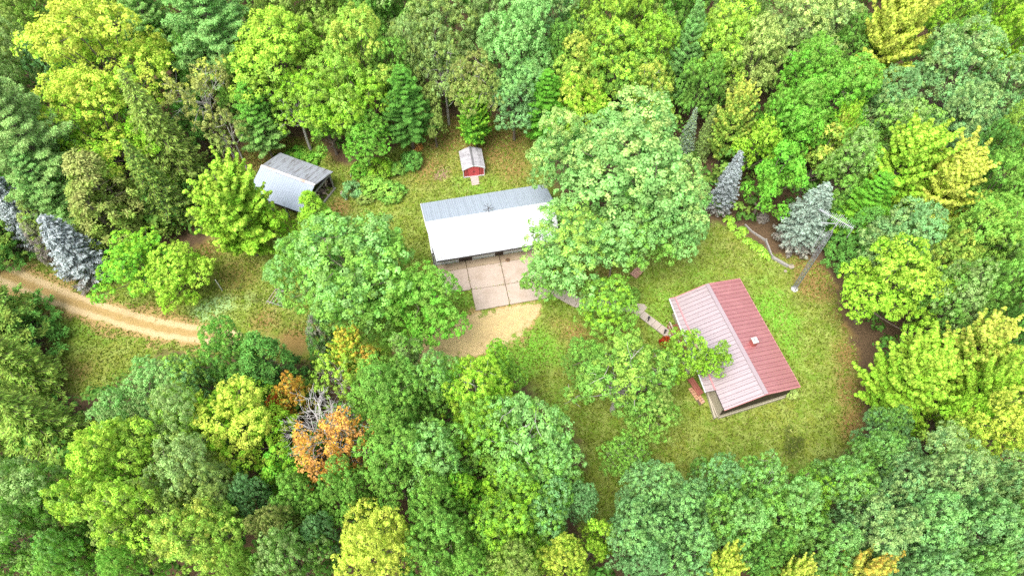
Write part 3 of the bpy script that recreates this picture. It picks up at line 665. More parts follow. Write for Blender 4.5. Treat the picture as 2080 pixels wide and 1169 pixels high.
for k in range(46):
    t = RNG.uniform(.04, .78); z = 0.16 + (k / 46) * 1.6 * (1 - .25 * t); back = RNG.uniform(.1, .75)
    c = lerp(sw[1], sw[2], t) - su * back; c = np.array([c[0], c[1], z])
    d = su * RNG.uniform(.3, 1) + sn * RNG.normal(0, .45) + np.array([0, 0, RNG.normal(0, .25)]); d /= np.linalg.norm(d)
    r = RNG.uniform(.08, .14); L = RNG.uniform(.4, .62)
    MB().tube([c - d * L / 2, c + d * L / 2], [r, r * RNG.uniform(.75, 1)], 6).build('log', LOG_END if RNG.random() < .42 else LOG_BARK, wood)

# ---------------------------------------------------------------- red garden shed
R_ = dict(bl=at(933.9, 309.2, 1.3), br=at(976, 303.1, 1.3), fl=at(940.6, 347.2, 1.3), fr=at(983.7, 340.5, 1.3))
au = R_['fl'] - R_['bl']; au[2] = 0; au /= np.linalg.norm(au); ax = np.array([-au[1], au[0], 0])    # au from back to front, ax across
w_ = 1.16; cb = (R_['bl'] + R_['br']) / 2; cf = (R_['fl'] + R_['fr']) / 2
rshed = thing('garden_shed', 'small red barn shaped garden shed with weathered grey shingle roof', 'shed', ((cb + cf) / 2) * np.array([1, 1, 0]))
def rsp(t, s, z): p = lerp(cb, cf, t) + ax * s; return np.array([p[0], p[1], z])
sec = [(-w_ - .1, 1.38), (-w_ + .5, 1.70), (0, 1.92), (w_ - .5, 1.70), (w_ + .1, 1.38)]
rroof = MB().poly([rsp(t, s, z - .06) for t in (-.01, 1.01) for s, z in sec], [(i, i + 1, 6 + i, 5 + i) for i in range(4)]).build('roof', DARK_TRIM, rshed)
for i in range(4):
    a, b = sec[i], sec[i + 1]; rows = 3 if i in (0, 3) else 5
    lo, hi = (a, b) if a[1] < b[1] else (b, a)
    nn = np.array([-(hi[1] - lo[1]), hi[0] - lo[0]]); nn = nn / np.linalg.norm(nn); nn = nn if nn[1] > 0 else -nn
    for r in range(rows):
        for c in range(5):
            t0, t1 = c / 5 - .01 + .004, (c + 1) / 5 + .006; f0, f1 = r / rows, (r + 1) / rows + .03
            P0 = lerp(lo, hi, f0) + nn * .05; P1 = lerp(lo, hi, min(f1, 1)) + nn * .02; Q0 = P0 - nn * .03; Q1 = P1 - nn * .02
            MB().hexa([rsp(t0, *Q0), rsp(t1, *Q0), rsp(t1, *Q1), rsp(t0, *Q1)], [rsp(t0, *P0), rsp(t1, *P0), rsp(t1, *P1), rsp(t0, *P1)]).build('shingle', SHINGLE, rroof)
MB().beam(rsp(-.015, 0, 1.97), rsp(1.015, 0, 1.97), 0.2, 0.05).build('ridge_cap', DARK_SHINGLE, rroof)
sh_prof = [(-w_, 0.12), (w_, 0.12), (w_, 1.36), (w_ - .5, 1.64), (0, 1.86), (-w_ + .5, 1.64), (-w_, 1.36)]
MB().poly([rsp(.03, s, z) for s, z in sh_prof] + [rsp(.97, s, z) for s, z in sh_prof], [tuple(range(7)), tuple(range(13, 6, -1))] + [(i, 7 + i, 7 + (i + 1) % 7, (i + 1) % 7) for i in range(7)]).build('wall', SHED_RED, rshed)
for s0, s1 in ((-.62, -.02), (.02, .62)):
    d = MB().hexa([rsp(.972, s0, .16), rsp(.972, s1, .16), rsp(.985, s1, .16), rsp(.985, s0, .16)], [rsp(.972, s0, 1.5), rsp(.972, s1, 1.5), rsp(.985, s1, 1.5), rsp(.985, s0, 1.5)]).build('door', SHED_RED, rshed)
    sh = s1 - .08 if s0 < 0 else s0 + .08
    MB().beam(rsp(.992, sh, .8), rsp(.992, sh, .98), .05).build('handle', DARK_TRIM, d)
bt = MB()
for s in (-1.0, -.82, -.68, .68, .84, 1.0): bt.beam(rsp(.975, s, .16), rsp(.975, s, 1.3), .035, .03)
bt.build('batten', BROWN_WOOD, rshed)
tr = MB().beam(rsp(.985, -w_, .12), rsp(.985, w_, .12), .06, .12).beam(rsp(.985, -w_, .1), rsp(.985, -w_, 1.22), .07).beam(rsp(.985, w_, .1), rsp(.985, w_, 1.22), .07)
for (s0, z0), (s1, z1) in zip(sec[:-1], sec[1:]): tr.beam(rsp(1.012, s0, z0 - .02), rsp(1.012, s1, z1 - .02), .05, .12)
for s in (-w_ - .05, w_ + .05): tr.beam(rsp(-.01, s, 1.2), rsp(1.01, s, 1.2), .05, .1)
tr.build('trim', WHITE_PAINT, rshed)
foot([rsp(0, -w_, 0), rsp(0, w_, 0), rsp(1, w_, 0), rsp(1, -w_, 0)])
rq = [rsp(1.01, -.45, 0), rsp(1.01, .45, 0), rsp(1.42, .42, 0), rsp(1.42, -.42, 0)]
rmp = thing('shed_ramp', 'little grey boarded ramp at the doors of the red shed', 'ramp', sum(rq) / 4)
for k in range(5):
    v0, v1 = k / 5 + .01, (k + 1) / 5 - .01; h0, h1 = .14 - .1 * v0, .14 - .1 * v1
    b4 = [bil(rq, u, v) for u, v in ((0, v0), (1, v0), (1, v1), (0, v1))]
    MB().hexa([p - [0, 0, .04] for p in b4], [p + [0, 0, h] for p, h in zip(b4, (h0, h0, h1, h1))]).build('plank', surf('pinkish_ramp_board', (0.42, 0.33, 0.29), .9) if k == 0 else bpy.data.materials['pinkish_ramp_board'], rmp)
foot(rq)

# ---------------------------------------------------------------- lattice antenna tower
tb = at(1613, 587.5); TH = 9.6
tower = thing('antenna_tower', 'slim three legged steel lattice tower carrying television antennas', 'tower', tb)
MB().prism([(tb[0] + .36 * math.cos(a), tb[1] + .36 * math.sin(a)) for a in np.linspace(0, 2 * math.pi, 9)[:-1]], -.05, .16).build('concrete_base', surf('white_concrete', (.50, .485, .46), .9), tower)
legs = lambda z: [np.array([tb[0] + .25 * math.cos(a), tb[1] + .25 * math.sin(a), z]) for a in (.5, .5 + 2.094, .5 + 4.189)]
for k in range(3): MB().tube([legs(.1)[k], legs(TH)[k]], [.034, .032], 6).build('leg', STEEL, tower)
br = MB(); nz = 24
for k in range(nz):
    z0, z1 = .2 + k * (TH - .3) / nz, .2 + (k + 1) * (TH - .3) / nz
    A, B = legs(z0), legs(z1)
    for i in range(3):
        j = (i + 1) % 3
        br.beam(A[i] if k % 2 else A[j], B[j] if k % 2 else B[i], .02); br.beam(B[i], B[j], .022)
br.build('bracing', STEEL, tower)
apex = np.array([tb[0], tb[1], TH + .45])
tp_ = MB()
for l in legs(TH): tp_.beam(l, apex, .05)
tp_.build('top_bracket', STEEL, tower)
mt = np.array([tb[0], tb[1], 12.0])
MB().tube([apex - [0, 0, .5], mt + [0, 0, .15]], [.04, .035], 6).build('mast', ALUMINIUM, tower)
y0, y1 = at(1664.5, 425, 11.85), at(1733, 463.5, 11.85); yd = (y1 - y0) / np.linalg.norm(y1 - y0); yx = np.array([-yd[1], yd[0], 0])
yagi = thing('television_antenna', 'long comb shaped television antenna topping the lattice tower', 'antenna', (y0 + y1) / 2)
MB().beam(y0, y1, .055, .055).build('boom', ALUMINIUM, yagi)
for k in range(22):
    t = (k + .5) / 22; L = .85 * (.22 if t < .2 else .35 + .5 * max(0, 1 - abs(t - .62) / .3)) * (1.15 if k % 2 else .85)
    c = lerp(y0, y1, t); MB().beam(c - yx * L + [0, 0, .03], c + yx * L + [0, 0, .03], .027).build('element', ALUMINIUM, yagi)
MB().beam(y1, y1 - [0, 0, 1.35], .035).build('drop_rod', ALUMINIUM, yagi)
s0, s1 = at(1667, 452, 10.9), np.array([tb[0], tb[1], 10.9])
whip = thing('whip_antenna', 'upright rod antenna on a short side arm below the comb antenna', 'antenna', s0)
MB().beam(s0, s1, .055).build('side_arm', ALUMINIUM, whip)
w0_ = at(1674, 466, 10.6); MB().beam((w0_[0], w0_[1], 7.7), (w0_[0], w0_[1], 10.75), .05).build('rod', ALUMINIUM, whip)
MB().beam((w0_[0], w0_[1], 9.35), (tb[0], tb[1], 9.35), .03).build('bracket', STEEL, whip)

# ---------------------------------------------------------------- yard odds and ends
ep = [at(*p) for p in ((1512.7, 457), (1527, 471.5), (1540, 480), (1554.6, 490), (1567, 523), (1567.5, 523.5), (1600, 542))]
edge = thing('timber_edging', 'low weathered timber edging bending round the hosta bed near the tower', 'garden edging', ep[3])
for a, b, w, h in ((0, 1, .12, .2), (1, 2, .12, .22), (2, 3, .14, .24), (3, 4, .16, .3), (5, 6, .27, .27)):
    MB().beam(ep[a] + [0, 0, h / 2], ep[b] + [0, 0, h / 2], w, h).build('timber', GREY_WOOD, edge)
for p in (ep[3], ep[4]): MB().beam(p, p + [0, 0, .42], .16).build('stake', GREY_WOOD, edge)
def disc(px, py, r, h, mat, name, label, cat):
    p = at(px, py); n = 10
    o = MB().prism([(p[0] + r * (1 + .12 * math.sin(3 * a + px)) * math.cos(a), p[1] + r * (1 + .1 * math.cos(2 * a)) * math.sin(a)) for a in np.linspace(0, 2 * math.pi, n + 1)[:-1]], -.03, h).build(name, mat)
    return tag(o, label, cat)
disc(1607, 542, .3, .14, PALE_WOOD, 'tree_stump', 'larger pale cut stump on the lawn just past the timber edging', 'stump')
disc(1595, 551, .15, .10, PALE_WOOD, 'tree_stump', 'smaller pale cut stump beside the larger one near the tower', 'stump')
pp = at(452, 590); o = MB().tube([pp, pp + [0, 0, 2.0]], [.05, .045], 6).build('marker_post', WHITE_PAINT); tag(o, 'thin white marker post standing alone on the grass by the driveway', 'post')
# leaning rack of poles
fa, fb = at(540, 616), at(571, 622)
rack = thing('pole_rack', 'weathered wooden frame of leaning poles on the grass by the maple', 'wooden frame', (fa + fb) / 2)
for k, (a, b) in enumerate((((540, 616), (561, 586)), ((546, 618), (566, 588)), ((553, 619), (573, 591)))):
    MB().beam(at(*a, .05), at(*b, .9), .055).build('pole', PALE_WOOD, rack)
MB().beam(at(541, 611, .2), at(575, 622, .2), .09).build('cross_bar', GREY_WOOD, rack)
MB().beam(at(560, 586, .85), at(578, 592, .85), .09).build('cross_bar', GREY_WOOD, rack)
MB().beam(at(563, 603, .1), at(572, 616, .5), .06).beam(at(571, 603, .1), at(564, 617, .5), .06).build('brace', GREY_WOOD, rack)
for k, (a, b) in enumerate((((561, 586), (561, 594)), ((574, 591), (575, 600)))): MB().beam(at(*a, .85), at(*b, 0), .07).build('leg', GREY_WOOD, rack)
# white board and rocks near the garden bed
p = at(713, 357); o = MB().beam(p + [0, 0, .02], p + [.12, .25, .75], .4, .06, (1, 0, 0)).build('white_board', WHITE_PAINT); tag(o, 'small white board leaning at the edge of the garden bed', 'board')
def rock(px, py, r, seed, label, mat):
    rg = np.random.default_rng(seed); p = at(px, py); import bmesh
    bm = bmesh.new(); bmesh.ops.create_icosphere(bm, subdivisions=2, radius=r)
    for v in bm.verts:
        d = v.co.normalized(); v.co = d * r * (0.8 + 0.28 * math.sin(d.x * 4 + seed) * math.cos(d.y * 3 + seed * 2) + rg.uniform(-.06, .06)); v.co.z = v.co.z * .65 + r * .45
    me = bpy.data.meshes.new('rock'); bm.to_mesh(me); bm.free()
    o = link('rock', me, None, mat); o.location = tuple(p); return tag(o, label, 'rock', 'rocks by the garden bed')
rock(697, 397, .30, 1, 'pale rock at the foot of the dark bluish bush near the woodshed', PALE_STONE)
rock(695, 391, .22, 2, 'dark rock touching the pale rock near the woodshed', OLD_CONCRETE)
rock(703, 405, .18, 3, 'small pale pebble lowest of the rocks by the dark bush', PALE_STONE)
# ---------------------------------------------------------------- tree builders: leaf cards in clumps on real limbs
def unit(v): return v / np.maximum(np.linalg.norm(v, axis=-1, keepdims=True), 1e-9)
class Leaves:
    def __init__(s, rng): s.rng = rng; s.parts = []
    def cards(s, C, Nn, length, width, turn, tang=None, tone=None):
        """One folded kite per centre C with normal Nn; tang, if given, is the long direction."""
        r = s.rng; n = len(C); Nn = unit(Nn)
        t = r.normal(0, 1, (n, 3)) if tang is None else tang
        t = unit(t - Nn * (t * Nn).sum(1, keepdims=True)); b = np.cross(Nn, t)
        L = np.broadcast_to(length, (n,))[:, None] * r.uniform(.75, 1.25, (n, 1)); W = np.broadcast_to(width, (n,))[:, None] * r.uniform(.75, 1.25, (n, 1))
        dip = Nn * L * .12
        v = np.stack([C - t * L / 2 - dip, C + b * W / 2 + t * L * .05 + dip, C + t * L / 2 - dip, C - b * W / 2 + t * L * .05 + dip], 1)
        s.parts.append((v.reshape(-1, 3), np.broadcast_to(turn, (n,)).copy(), r.random(n) if tone is None else tone))
    def clumps(s, C, out, rad, n_leaf, length, width, turn, up=.45, flat=.85, jit=.36, spread=.9):
        """n_leaf cards over the outer side of each clump (centre C, facing out, radius rad)."""
        r = s.rng; k = len(C); i = np.repeat(np.arange(k), n_leaf); n = len(i)
        d = unit(r.normal(0, 1, (n, 3)) + out[i] * spread + np.array([0, 0, up]))
        p = C[i] + d * (rad[i] * r.uniform(.45, 1.0, n) ** .6 * np.where(r.random(n) < .09, r.uniform(1.1, 1.6, n), 1.0))[:, None] * np.array([1, 1, flat])
        nn = d + r.normal(0, jit, (n, 3)) + np.array([0, 0, up * .7])
        s.cards(p, nn, length, width, turn[i] + r.normal(0, .05, n), tone=.5 * r.random(k)[i] + .5 * r.random(n))
    def mesh(s, name):
        v = np.concatenate([p[0] for p in s.parts]); turn = np.concatenate([p[1] for p in s.parts]); tone = np.concatenate([p[2] for p in s.parts])
        me = np_mesh(name, v, np.arange(len(v)).reshape(-1, 4))
        fattr(me, 'turn', np.clip(turn, 0, 1), 'FACE'); fattr(me, 'tone', tone, 'FACE'); me.materials.append(LEAF)
        return me
def rank01(x):
    o = np.empty(len(x)); o[np.argsort(x)] = (np.arange(len(x)) + .5) / len(x); return o
def curve(a, b, bend, n=5):
    a = np.array(a, float); b = np.array(b, float)
    return [a * (1 - t) + b * t + np.array(bend) * math.sin(math.pi * t) for t in np.linspace(0, 1, n)]

def broad(seed, R=6.0, H=16.0, lobes=9, clump=.62, leaf=.30, n_leaf=64, dens=1.0, low=.30, gap=.14, twigs=6, flat=.74):
    """Billowing broadleaf: a trunk, limbs to several rounded boughs, each bough covered with leaf clumps."""
    rng = np.random.default_rng(seed); L = Leaves(rng); T = MB(); ctr = []; rads = []
    ph = rng.uniform(0, 6.28, 3); e2, e3 = rng.uniform(.08, .26), rng.uniform(.05, .18)
    env = lambda a: 1 + e2 * math.cos(2 * a + ph[0]) + e3 * math.cos(3 * a + ph[1]) - .05
    tx, ty = rng.normal(0, .22 * R, 2); ctr.append((tx, ty, H - .30 * R)); rads.append(.31 * R)
    a0 = rng.uniform(0, 6.28)
    for cnt, r0, r1, z0, z1, b0, b1 in ((lobes // 3, .28, .50, .70, .88, .22, .35), (lobes // 2, .50, .74, .52, .80, .19, .35), (lobes // 2 + 1, .62, .88, low + .14, .60, .15, .31)):
        a0 += .6
        for k in range(cnt):
            if rng.random() < .10: continue
            a = a0 + 6.283 * (k + rng.uniform(-.45, .45)) / cnt; r = R * rng.uniform(r0, r1) * env(a)
            ctr.append((r * math.cos(a) + tx * .4, r * math.sin(a) + ty * .4, H * rng.uniform(z0, z1))); rads.append(R * rng.uniform(b0, b1))
    ctr.append((0, 0, H * .55)); rads.append(.42 * R)
    ctr = np.array(ctr); rads = np.array(rads)
    th = H * low
    T.tube([(0, 0, -.1), (.05, 0, th * .5), (0, .06, th), (0, 0, H * .62)], [.030 * R + .16, .024 * R + .13, .02 * R + .11, .06], 7)
    CC, OO, RR, TU = [], [], [], []
    for k, (c, r) in enumerate(zip(ctr, rads)):
        z0 = min(th + (c[2] - th) * .25, c[2] * .8)
        T.tube(curve((0, 0, z0), c, (0, 0, -.06 * R), 5), [.02 * R + .05, .016 * R + .04, .06, .045, .03], 5)
        m = int(dens * 4 * math.pi * r * r / (clump * clump * 2.9)); i = np.arange(m) + .5
        ph = np.arccos(1 - 2 * i / m); th_ = math.pi * (1 + 5 ** .5) * i
        d = np.stack([np.cos(th_) * np.sin(ph), np.sin(th_) * np.sin(ph), np.cos(ph)], -1); d = unit(d + rng.normal(0, .16, d.shape))
        lump = 1 + .16 * np.sin(d[:, 0] * 5 + k) * np.cos(d[:, 1] * 4 + 2 * k) + rng.normal(0, .07, m)
        p = c + d * (r * lump)[:, None] * np.array([1, 1, flat])
        dist = np.linalg.norm((p[:, None, :] - ctr[None]) / np.array([1, 1, flat]), axis=2) / rads[None]; dist[:, k] = 9
        ok = (dist.min(1) > .80) & (d[:, 2] > -.22) & (rng.random(m) > gap)
        CC.append(p[ok]); OO.append(d[ok]); RR.append(clump * rng.uniform(.6, 1.35, ok.sum())); TU.append(np.full(ok.sum(), rng.random()))
        for _ in range(2):
            e = c + unit(rng.normal(0, 1, 3) * [1, 1, .6]) * r * 1.02; T.tube([c, lerp(c, e, .5) + rng.normal(0, .1, 3), e], [.035, .025, .012], 4)
    for _ in range(twigs):
        k = rng.integers(0, len(ctr)); d = unit(rng.normal(0, 1, 3) + [0, 0, .4]); e = ctr[k] + d * rads[k] * rng.uniform(1.05, 1.25)
        T.tube([ctr[k] + d * rads[k] * .5, e - d * .3 + rng.normal(0, .12, 3), e], [.04, .028, .012], 4)
    C = np.concatenate(CC); O = np.concatenate(OO); Rr = np.concatenate(RR); tu = np.concatenate(TU)
    turn = rank01(.45 * C[:, 2] / H + .22 * tu + .33 * rng.random(len(C)))
    L.clumps(C, O, Rr, n_leaf, leaf, leaf * .72, turn)
    q = ctr[rng.integers(0, len(ctr), 60)] + unit(rng.normal(0, 1, (60, 3))) * (rads.mean() * .6); L.clumps(q, unit(q - ctr.mean(0)), np.full(60, .7), 26, leaf * 1.5, leaf, rng.random(60))
    return T, L, R, H
def spiky(seed, R=5.4, H=16.0, nb=84, leaf=.30, clump=.46, rise=(12, 72), nl=30):
    """Maple with feathered boughs that point outwards and up, a star seen from above."""
    rng = np.random.default_rng(seed); L = Leaves(rng); T = MB()
    T.tube([(0, 0, -.1), (.04, 0, H * .3), (0, .05, H * .6), (0, 0, H * .96)], [.30, .23, .14, .03], 7)
    CC, OO, RR, TT = [], [], [], []
    for k in range(nb):
        t = .22 + .76 * (k + rng.random()) / nb; a = 2.39996 * k + rng.normal(0, .22); el = math.radians(rise[0] + (rise[1] - rise[0]) * t ** 1.4 + rng.normal(0, 6))
        Lh = R * min(1.0, (1.12 - t) ** .55 * 1.12) * rng.uniform(.72, 1.08) * (.75 if t < .32 else 1)
        reach = Lh / max(math.cos(el), .35) if el < 1 else Lh * 1.2
        d = np.array([math.cos(a) * math.cos(el), math.sin(a) * math.cos(el), math.sin(el)])
        p0 = np.array([0, 0, H * t * .86]); p1 = p0 + d * reach; p1[2] = min(p1[2], H * 1.02)
        T.tube(curve(p0, p1, (0, 0, -.07 * reach), 4), [.07, .05, .035, .012], 4)
        side = np.cross(d, [0, 0, 1.0]); side /= np.linalg.norm(side)
        m = max(3, int(reach / .42)); ss = np.linspace(.32, 1.0, m)
        for s in ss:
            wdt = .95 * (1 - s) ** .7 * min(1, reach / 4) + .04
            for sg in ((-1, 0, 1) if s < .82 else (0,)):
                c = p0 * (1 - s) + p1 * s + np.array([0, 0, -.07 * reach * math.sin(math.pi * s)]) + side * sg * wdt * rng.uniform(.6, 1.2) + rng.normal(0, .08, 3)
                CC.append(c); OO.append(unit(d + np.array([0, 0, .5]) + side * sg * .4)); RR.append(clump * (1.12 - .62 * s) * rng.uniform(.75, 1.2)); TT.append(.5 * s + .5 * rng.random())
    C = np.array(CC); L.clumps(C, np.array(OO), np.array(RR), nl, leaf, leaf * .62, rank01(np.array(TT) + .5 * C[:, 2] / H), up=.35, flat=.8, spread=.8)
    return T, L, R, H
def pine(seed, R=4.6, H=19.0, step=.85, nl=60):
    """White pine: tiers of upturned plumes of soft needles."""
    rng = np.random.default_rng(seed); L = Leaves(rng); T = MB()
    T.tube([(0, 0, -.1), (0, 0, H * .5), (0, 0, H * .98)], [.32, .2, .03], 7)
    CC, OO, RR = [], [], []; z = H * .24; k = 0
    while z < H * .985:
        t = z / H; nbr = rng.integers(5, 8); a0 = rng.uniform(0, 6.28)
        for j in range(nbr):
            a = a0 + 6.283 * (j + rng.uniform(-.25, .25)) / nbr; reach = (R * min(1.0, (1 - t) ** .75 * 1.55) + .35) * rng.uniform(.72, 1.1)
            el = math.radians(6 + 38 * max(0, t - .4)); d = np.array([math.cos(a) * math.cos(el), math.sin(a) * math.cos(el), math.sin(el)]); side = np.array([-math.sin(a), math.cos(a), 0])
            p0 = np.array([0, 0, z]); lift = np.array([0, 0, .12 * reach])
            T.tube([p0, p0 + d * reach * .5 - lift * .4, p0 + d * reach + lift], [.06, .04, .012], 4)
            m = max(2, int(reach / .5))
            for s in np.linspace(.30, 1, m):
                w = .62 * min(1, reach / 2.5) * math.sin(math.pi * min(1, s * .75 + .18))
                for sg in (-1, 0, 1):
                    CC.append(p0 + d * reach * s + lift * (s * s * 1.4 - .4) + side * sg * w * rng.uniform(.6, 1.3) + rng.normal(0, .07, 3)); OO.append(unit(d * .7 + side * sg * .4 + [0, 0, .6])); RR.append(rng.uniform(.26, .46))
        z += step * rng.uniform(.75, 1.2); k += 1
    C = np.array(CC); O = np.array(OO); n = len(C); i = np.repeat(np.arange(n), nl); r = rng
    d = unit(r.normal(0, .75, (len(i), 3)) + O[i]); p = C[i] + d * (np.array(RR)[i] * r.uniform(.3, 1, len(i)))[:, None] * [1, 1, .7]
    L.cards(p, unit(r.normal(0, .5, (len(i), 3)) + [0, 0, 1.0]) , .30, .085, r.random(len(i)) * .3 + rank01(C[:, 2] + r.normal(0, 2, n))[i] * .7, tang=d)
    return T, L, R, H
def spruce(seed, R=3.6, H=17.0, step=.42, nbr=8, droop=.32, blue=False, nl=70, power=.9):
    """Spruce: dense tiers; boughs droop and lift at the tip, sprays set on both sides of each bough."""
    rng = np.random.default_rng(seed); L = Leaves(rng); T = MB()
    T.tube([(0, 0, -.1), (0, 0, H * .5), (0, 0, H * .98)], [.26, .16, .025], 7)
    P, D, TU, SZ = [], [], [], []; z = H * (.05 if blue else .10)
    while z < H * .99:
        t = z / H; nb = nbr if t < .85 else 5; a0 = rng.uniform(0, 6.28)
        for j in range(nb):
            a = a0 + 6.283 * (j + rng.uniform(-.3, .3)) / nb; reach = (R * (1 - t) ** power * (1 if t > .12 else .8) + .18) * rng.uniform(.70, 1.08)
            dh = np.array([math.cos(a), math.sin(a), 0]); side = np.array([-math.sin(a), math.cos(a), 0]); dr = droop * (1.1 - t)
            f = lambda s: np.array([0, 0, z]) + dh * reach * s + np.array([0, 0, 1.0]) * reach * (-dr * s * 1.35 + dr * s ** 3 * (1.5 if blue else .85))
            T.tube([f(0), f(.5), f(1.0)], [.045, .03, .01], 4)
            m = int(nl * reach / R * 1.2) + 10; s = rng.uniform(.22, 1.0, m) ** .8; sg = rng.uniform(-1, 1, m)
            w = (.42 if blue else .55) * min(1, reach / 1.6) * (1.08 - s) ** .5
            base = np.array([f(x) for x in s]); q = base + side * (sg * w)[:, None] + rng.normal(0, .05, (m, 3)); q[:, 2] -= np.abs(sg) * w * (.05 if blue else .45)
            P.append(q); D.append(dh * .8 + side * (sg * 1.0)[:, None] + np.array([0, 0, .35 if blue else -.35]) + rng.normal(0, .25, (m, 3)))
            low = np.clip((.30 - t) / .25, 0, 1); TU.append((rng.random(m) * .55 + .45 * low * 1.6) if blue else rng.random(m))
        z += step * rng.uniform(.8, 1.15)
    P = np.concatenate(P); D = np.concatenate(D); n = len(P)
    L.cards(P, unit(rng.normal(0, .42, (n, 3)) + [0, 0, 1.0] + unit(D) * (.35 if blue else .1)), .34 if blue else .36, .13 if blue else .10, np.concatenate(TU), tang=D)
    return T, L, R, H
def cedar(seed, R=3.4, H=12.0, n=520, nl=46, tops=3):
    """Juniper or arborvitae: many upright feathery sprays over one or a few pointed tops."""
    rng = np.random.default_rng(seed); L = Leaves(rng); T = MB()
    cen = [(0, 0, H, R)] + [(R * .45 * math.cos(a), R * .45 * math.sin(a), H * rng.uniform(.72, .9), R * .72) for a in rng.uniform(0, 6.28, tops - 1)]
    C, O = [], []
    for cx, cy, h, r in cen:
        T.tube([(cx * .3, cy * .3, -.1), (cx, cy, h * .5), (cx, cy, h * .97)], [.22, .13, .02], 6)
        for _ in range(n // len(cen)):
            t = rng.random() ** 1.2; z = h * (.06 + .92 * t); rr = r * (1 - t) ** .62 * rng.uniform(.86, 1.06) * (1 + .14 * math.sin(9 * t + 5 * rng.random())); a = rng.uniform(0, 6.283)
            C.append((cx + rr * math.cos(a), cy + rr * math.sin(a), z)); O.append((math.cos(a) * .9, math.sin(a) * .9, .75 + t))
        for _ in range(46):
            t = rng.random(); a = rng.uniform(0, 6.283); rr = r * (1 - t) ** .62; T.tube([(cx, cy, h * t * .9), (cx + rr * math.cos(a), cy + rr * math.sin(a), h * t)], [.035, .012], 4)
    C = np.array(C); O = unit(np.array(O)); i = np.repeat(np.arange(len(C)), nl); m = len(i)
    d = unit(rng.normal(0, .55, (m, 3)) + O[i]); p = C[i] + d * (rng.uniform(.1, .62, m))[:, None]
    L.cards(p, rng.normal(0, .6, (m, 3)) + O[i] + [0, 0, .7], .30, .12, rank01(C[:, 2] * .1 + rng.random(len(C)))[i], tang=d)
    return T, L, R, H
def limbs(rng, T, p, d, length, rad, depth, out, spread=.75, wob=.12):
    e = p + d * length; mid = (p + e) / 2 + rng.normal(0, wob * length * .5, 3)
    T.tube([p, mid, e], [rad, rad * .75, rad * .5 if depth else .008], 5 if depth > 1 else 4)
    if depth == 0: out.append((e, d)); return
    for k in range(rng.integers(3, 5)):
        nd = unit(d + rng.normal(0, spread, 3) + [0, 0, .08]); q = lerp(p, e, rng.uniform(.45, 1.0)) if k else e
        limbs(rng, T, q, nd, length * rng.uniform(.5, .74), rad * .5, depth - 1, out, spread, wob)
def thin_tree(seed, R=4.6, H=14.0, leaf=.26, nl=26, keep=.8):
    """Sparse tree whose limbs show between small tufts of leaves."""
    rng = np.random.default_rng(seed); L = Leaves(rng); T = MB(); tips = []
    T.tube([(0, 0, -.1), (.1, .05, H * .35), (0, 0, H * .62)], [.2, .15, .09], 6)
    for k in range(9):
        a = 6.283 * k / 9 + rng.normal(0, .2); z = H * rng.uniform(.35, .62); el = rng.uniform(.3, 1.2)
        limbs(rng, T, np.array([0, 0, z]), np.array([math.cos(a) * math.cos(el), math.sin(a) * math.cos(el), math.sin(el)]), R * rng.uniform(.5, .7), .075, 2, tips, .6)
    C = np.array([t[0] for t in tips]); O = np.array([t[1] for t in tips]); ok = rng.random(len(C)) < keep; C, O = C[ok], O[ok]
    C = np.concatenate([C, C + rng.normal(0, .45, C.shape)]); O = np.concatenate([O, O])
    L.clumps(C, O, rng.uniform(.3, .55, len(C)), nl, leaf, leaf * .7, rank01(C[:, 2] + rng.normal(0, 2, len(C))))
    return T, L, R, H
def dead_tree(seed, R=4.2, H=15.0):
    """Bare bleached limbs with rust coloured dead leaves still held on some of them."""
    rng = np.random.default_rng(seed); L = Leaves(rng); T = MB(); tips = []
    T.tube([(0, 0, -.1), (.1, 0, H * .4), (0, 0, H * .7)], [.26, .2, .12], 7)
    for k in range(17):
        a = 6.283 * k / 17 + rng.normal(0, .2); z = H * rng.uniform(.42, .72); el = rng.uniform(.05, 1.25)
        limbs(rng, T, np.array([0, 0, z]), np.array([math.cos(a) * math.cos(el), math.sin(a) * math.cos(el), math.sin(el)]), R * rng.uniform(.46, .62), .062, 3, tips, .66, .18)
    C = np.array([t[0] for t in tips]); O = np.array([t[1] for t in tips])
    near = ((C[:, 1] < .4) & (C[:, 0] > -2.4)) & (rng.random(len(C)) < .66); C, O = C[near], O[near]
    L.clumps(C, O, rng.uniform(.25, .55, len(C)), 15, .24, .15, rng.random(len(C)))
    return T, L, R, H
def shrub(seed, R=1.6, H=2.0, n=60, leaf=.22, nl=30):
    rng = np.random.default_rng(seed); L = Leaves(rng); T = MB(); d = unit(rng.normal(0, 1, (n, 3)) * [1, 1, .8] + [0, 0, .35]); d[:, 2] = np.abs(d[:, 2])
    C = d * np.array([R * .8, R * .8, H * .72]) * rng.uniform(.75, 1.05, (n, 1)) + [0, 0, H * .16]
    for k in range(14): T.tube([(rng.normal(0, .15 * R), rng.normal(0, .15 * R), -.05), C[k] * [.6, .6, .7], C[k]], [.035, .025, .01], 4)
    L.clumps(C, d, rng.uniform(.22, .42, n) * R / 1.6 + .06, nl, leaf, leaf * .7, rank01(rng.random(n)))
    return T, L, R, H
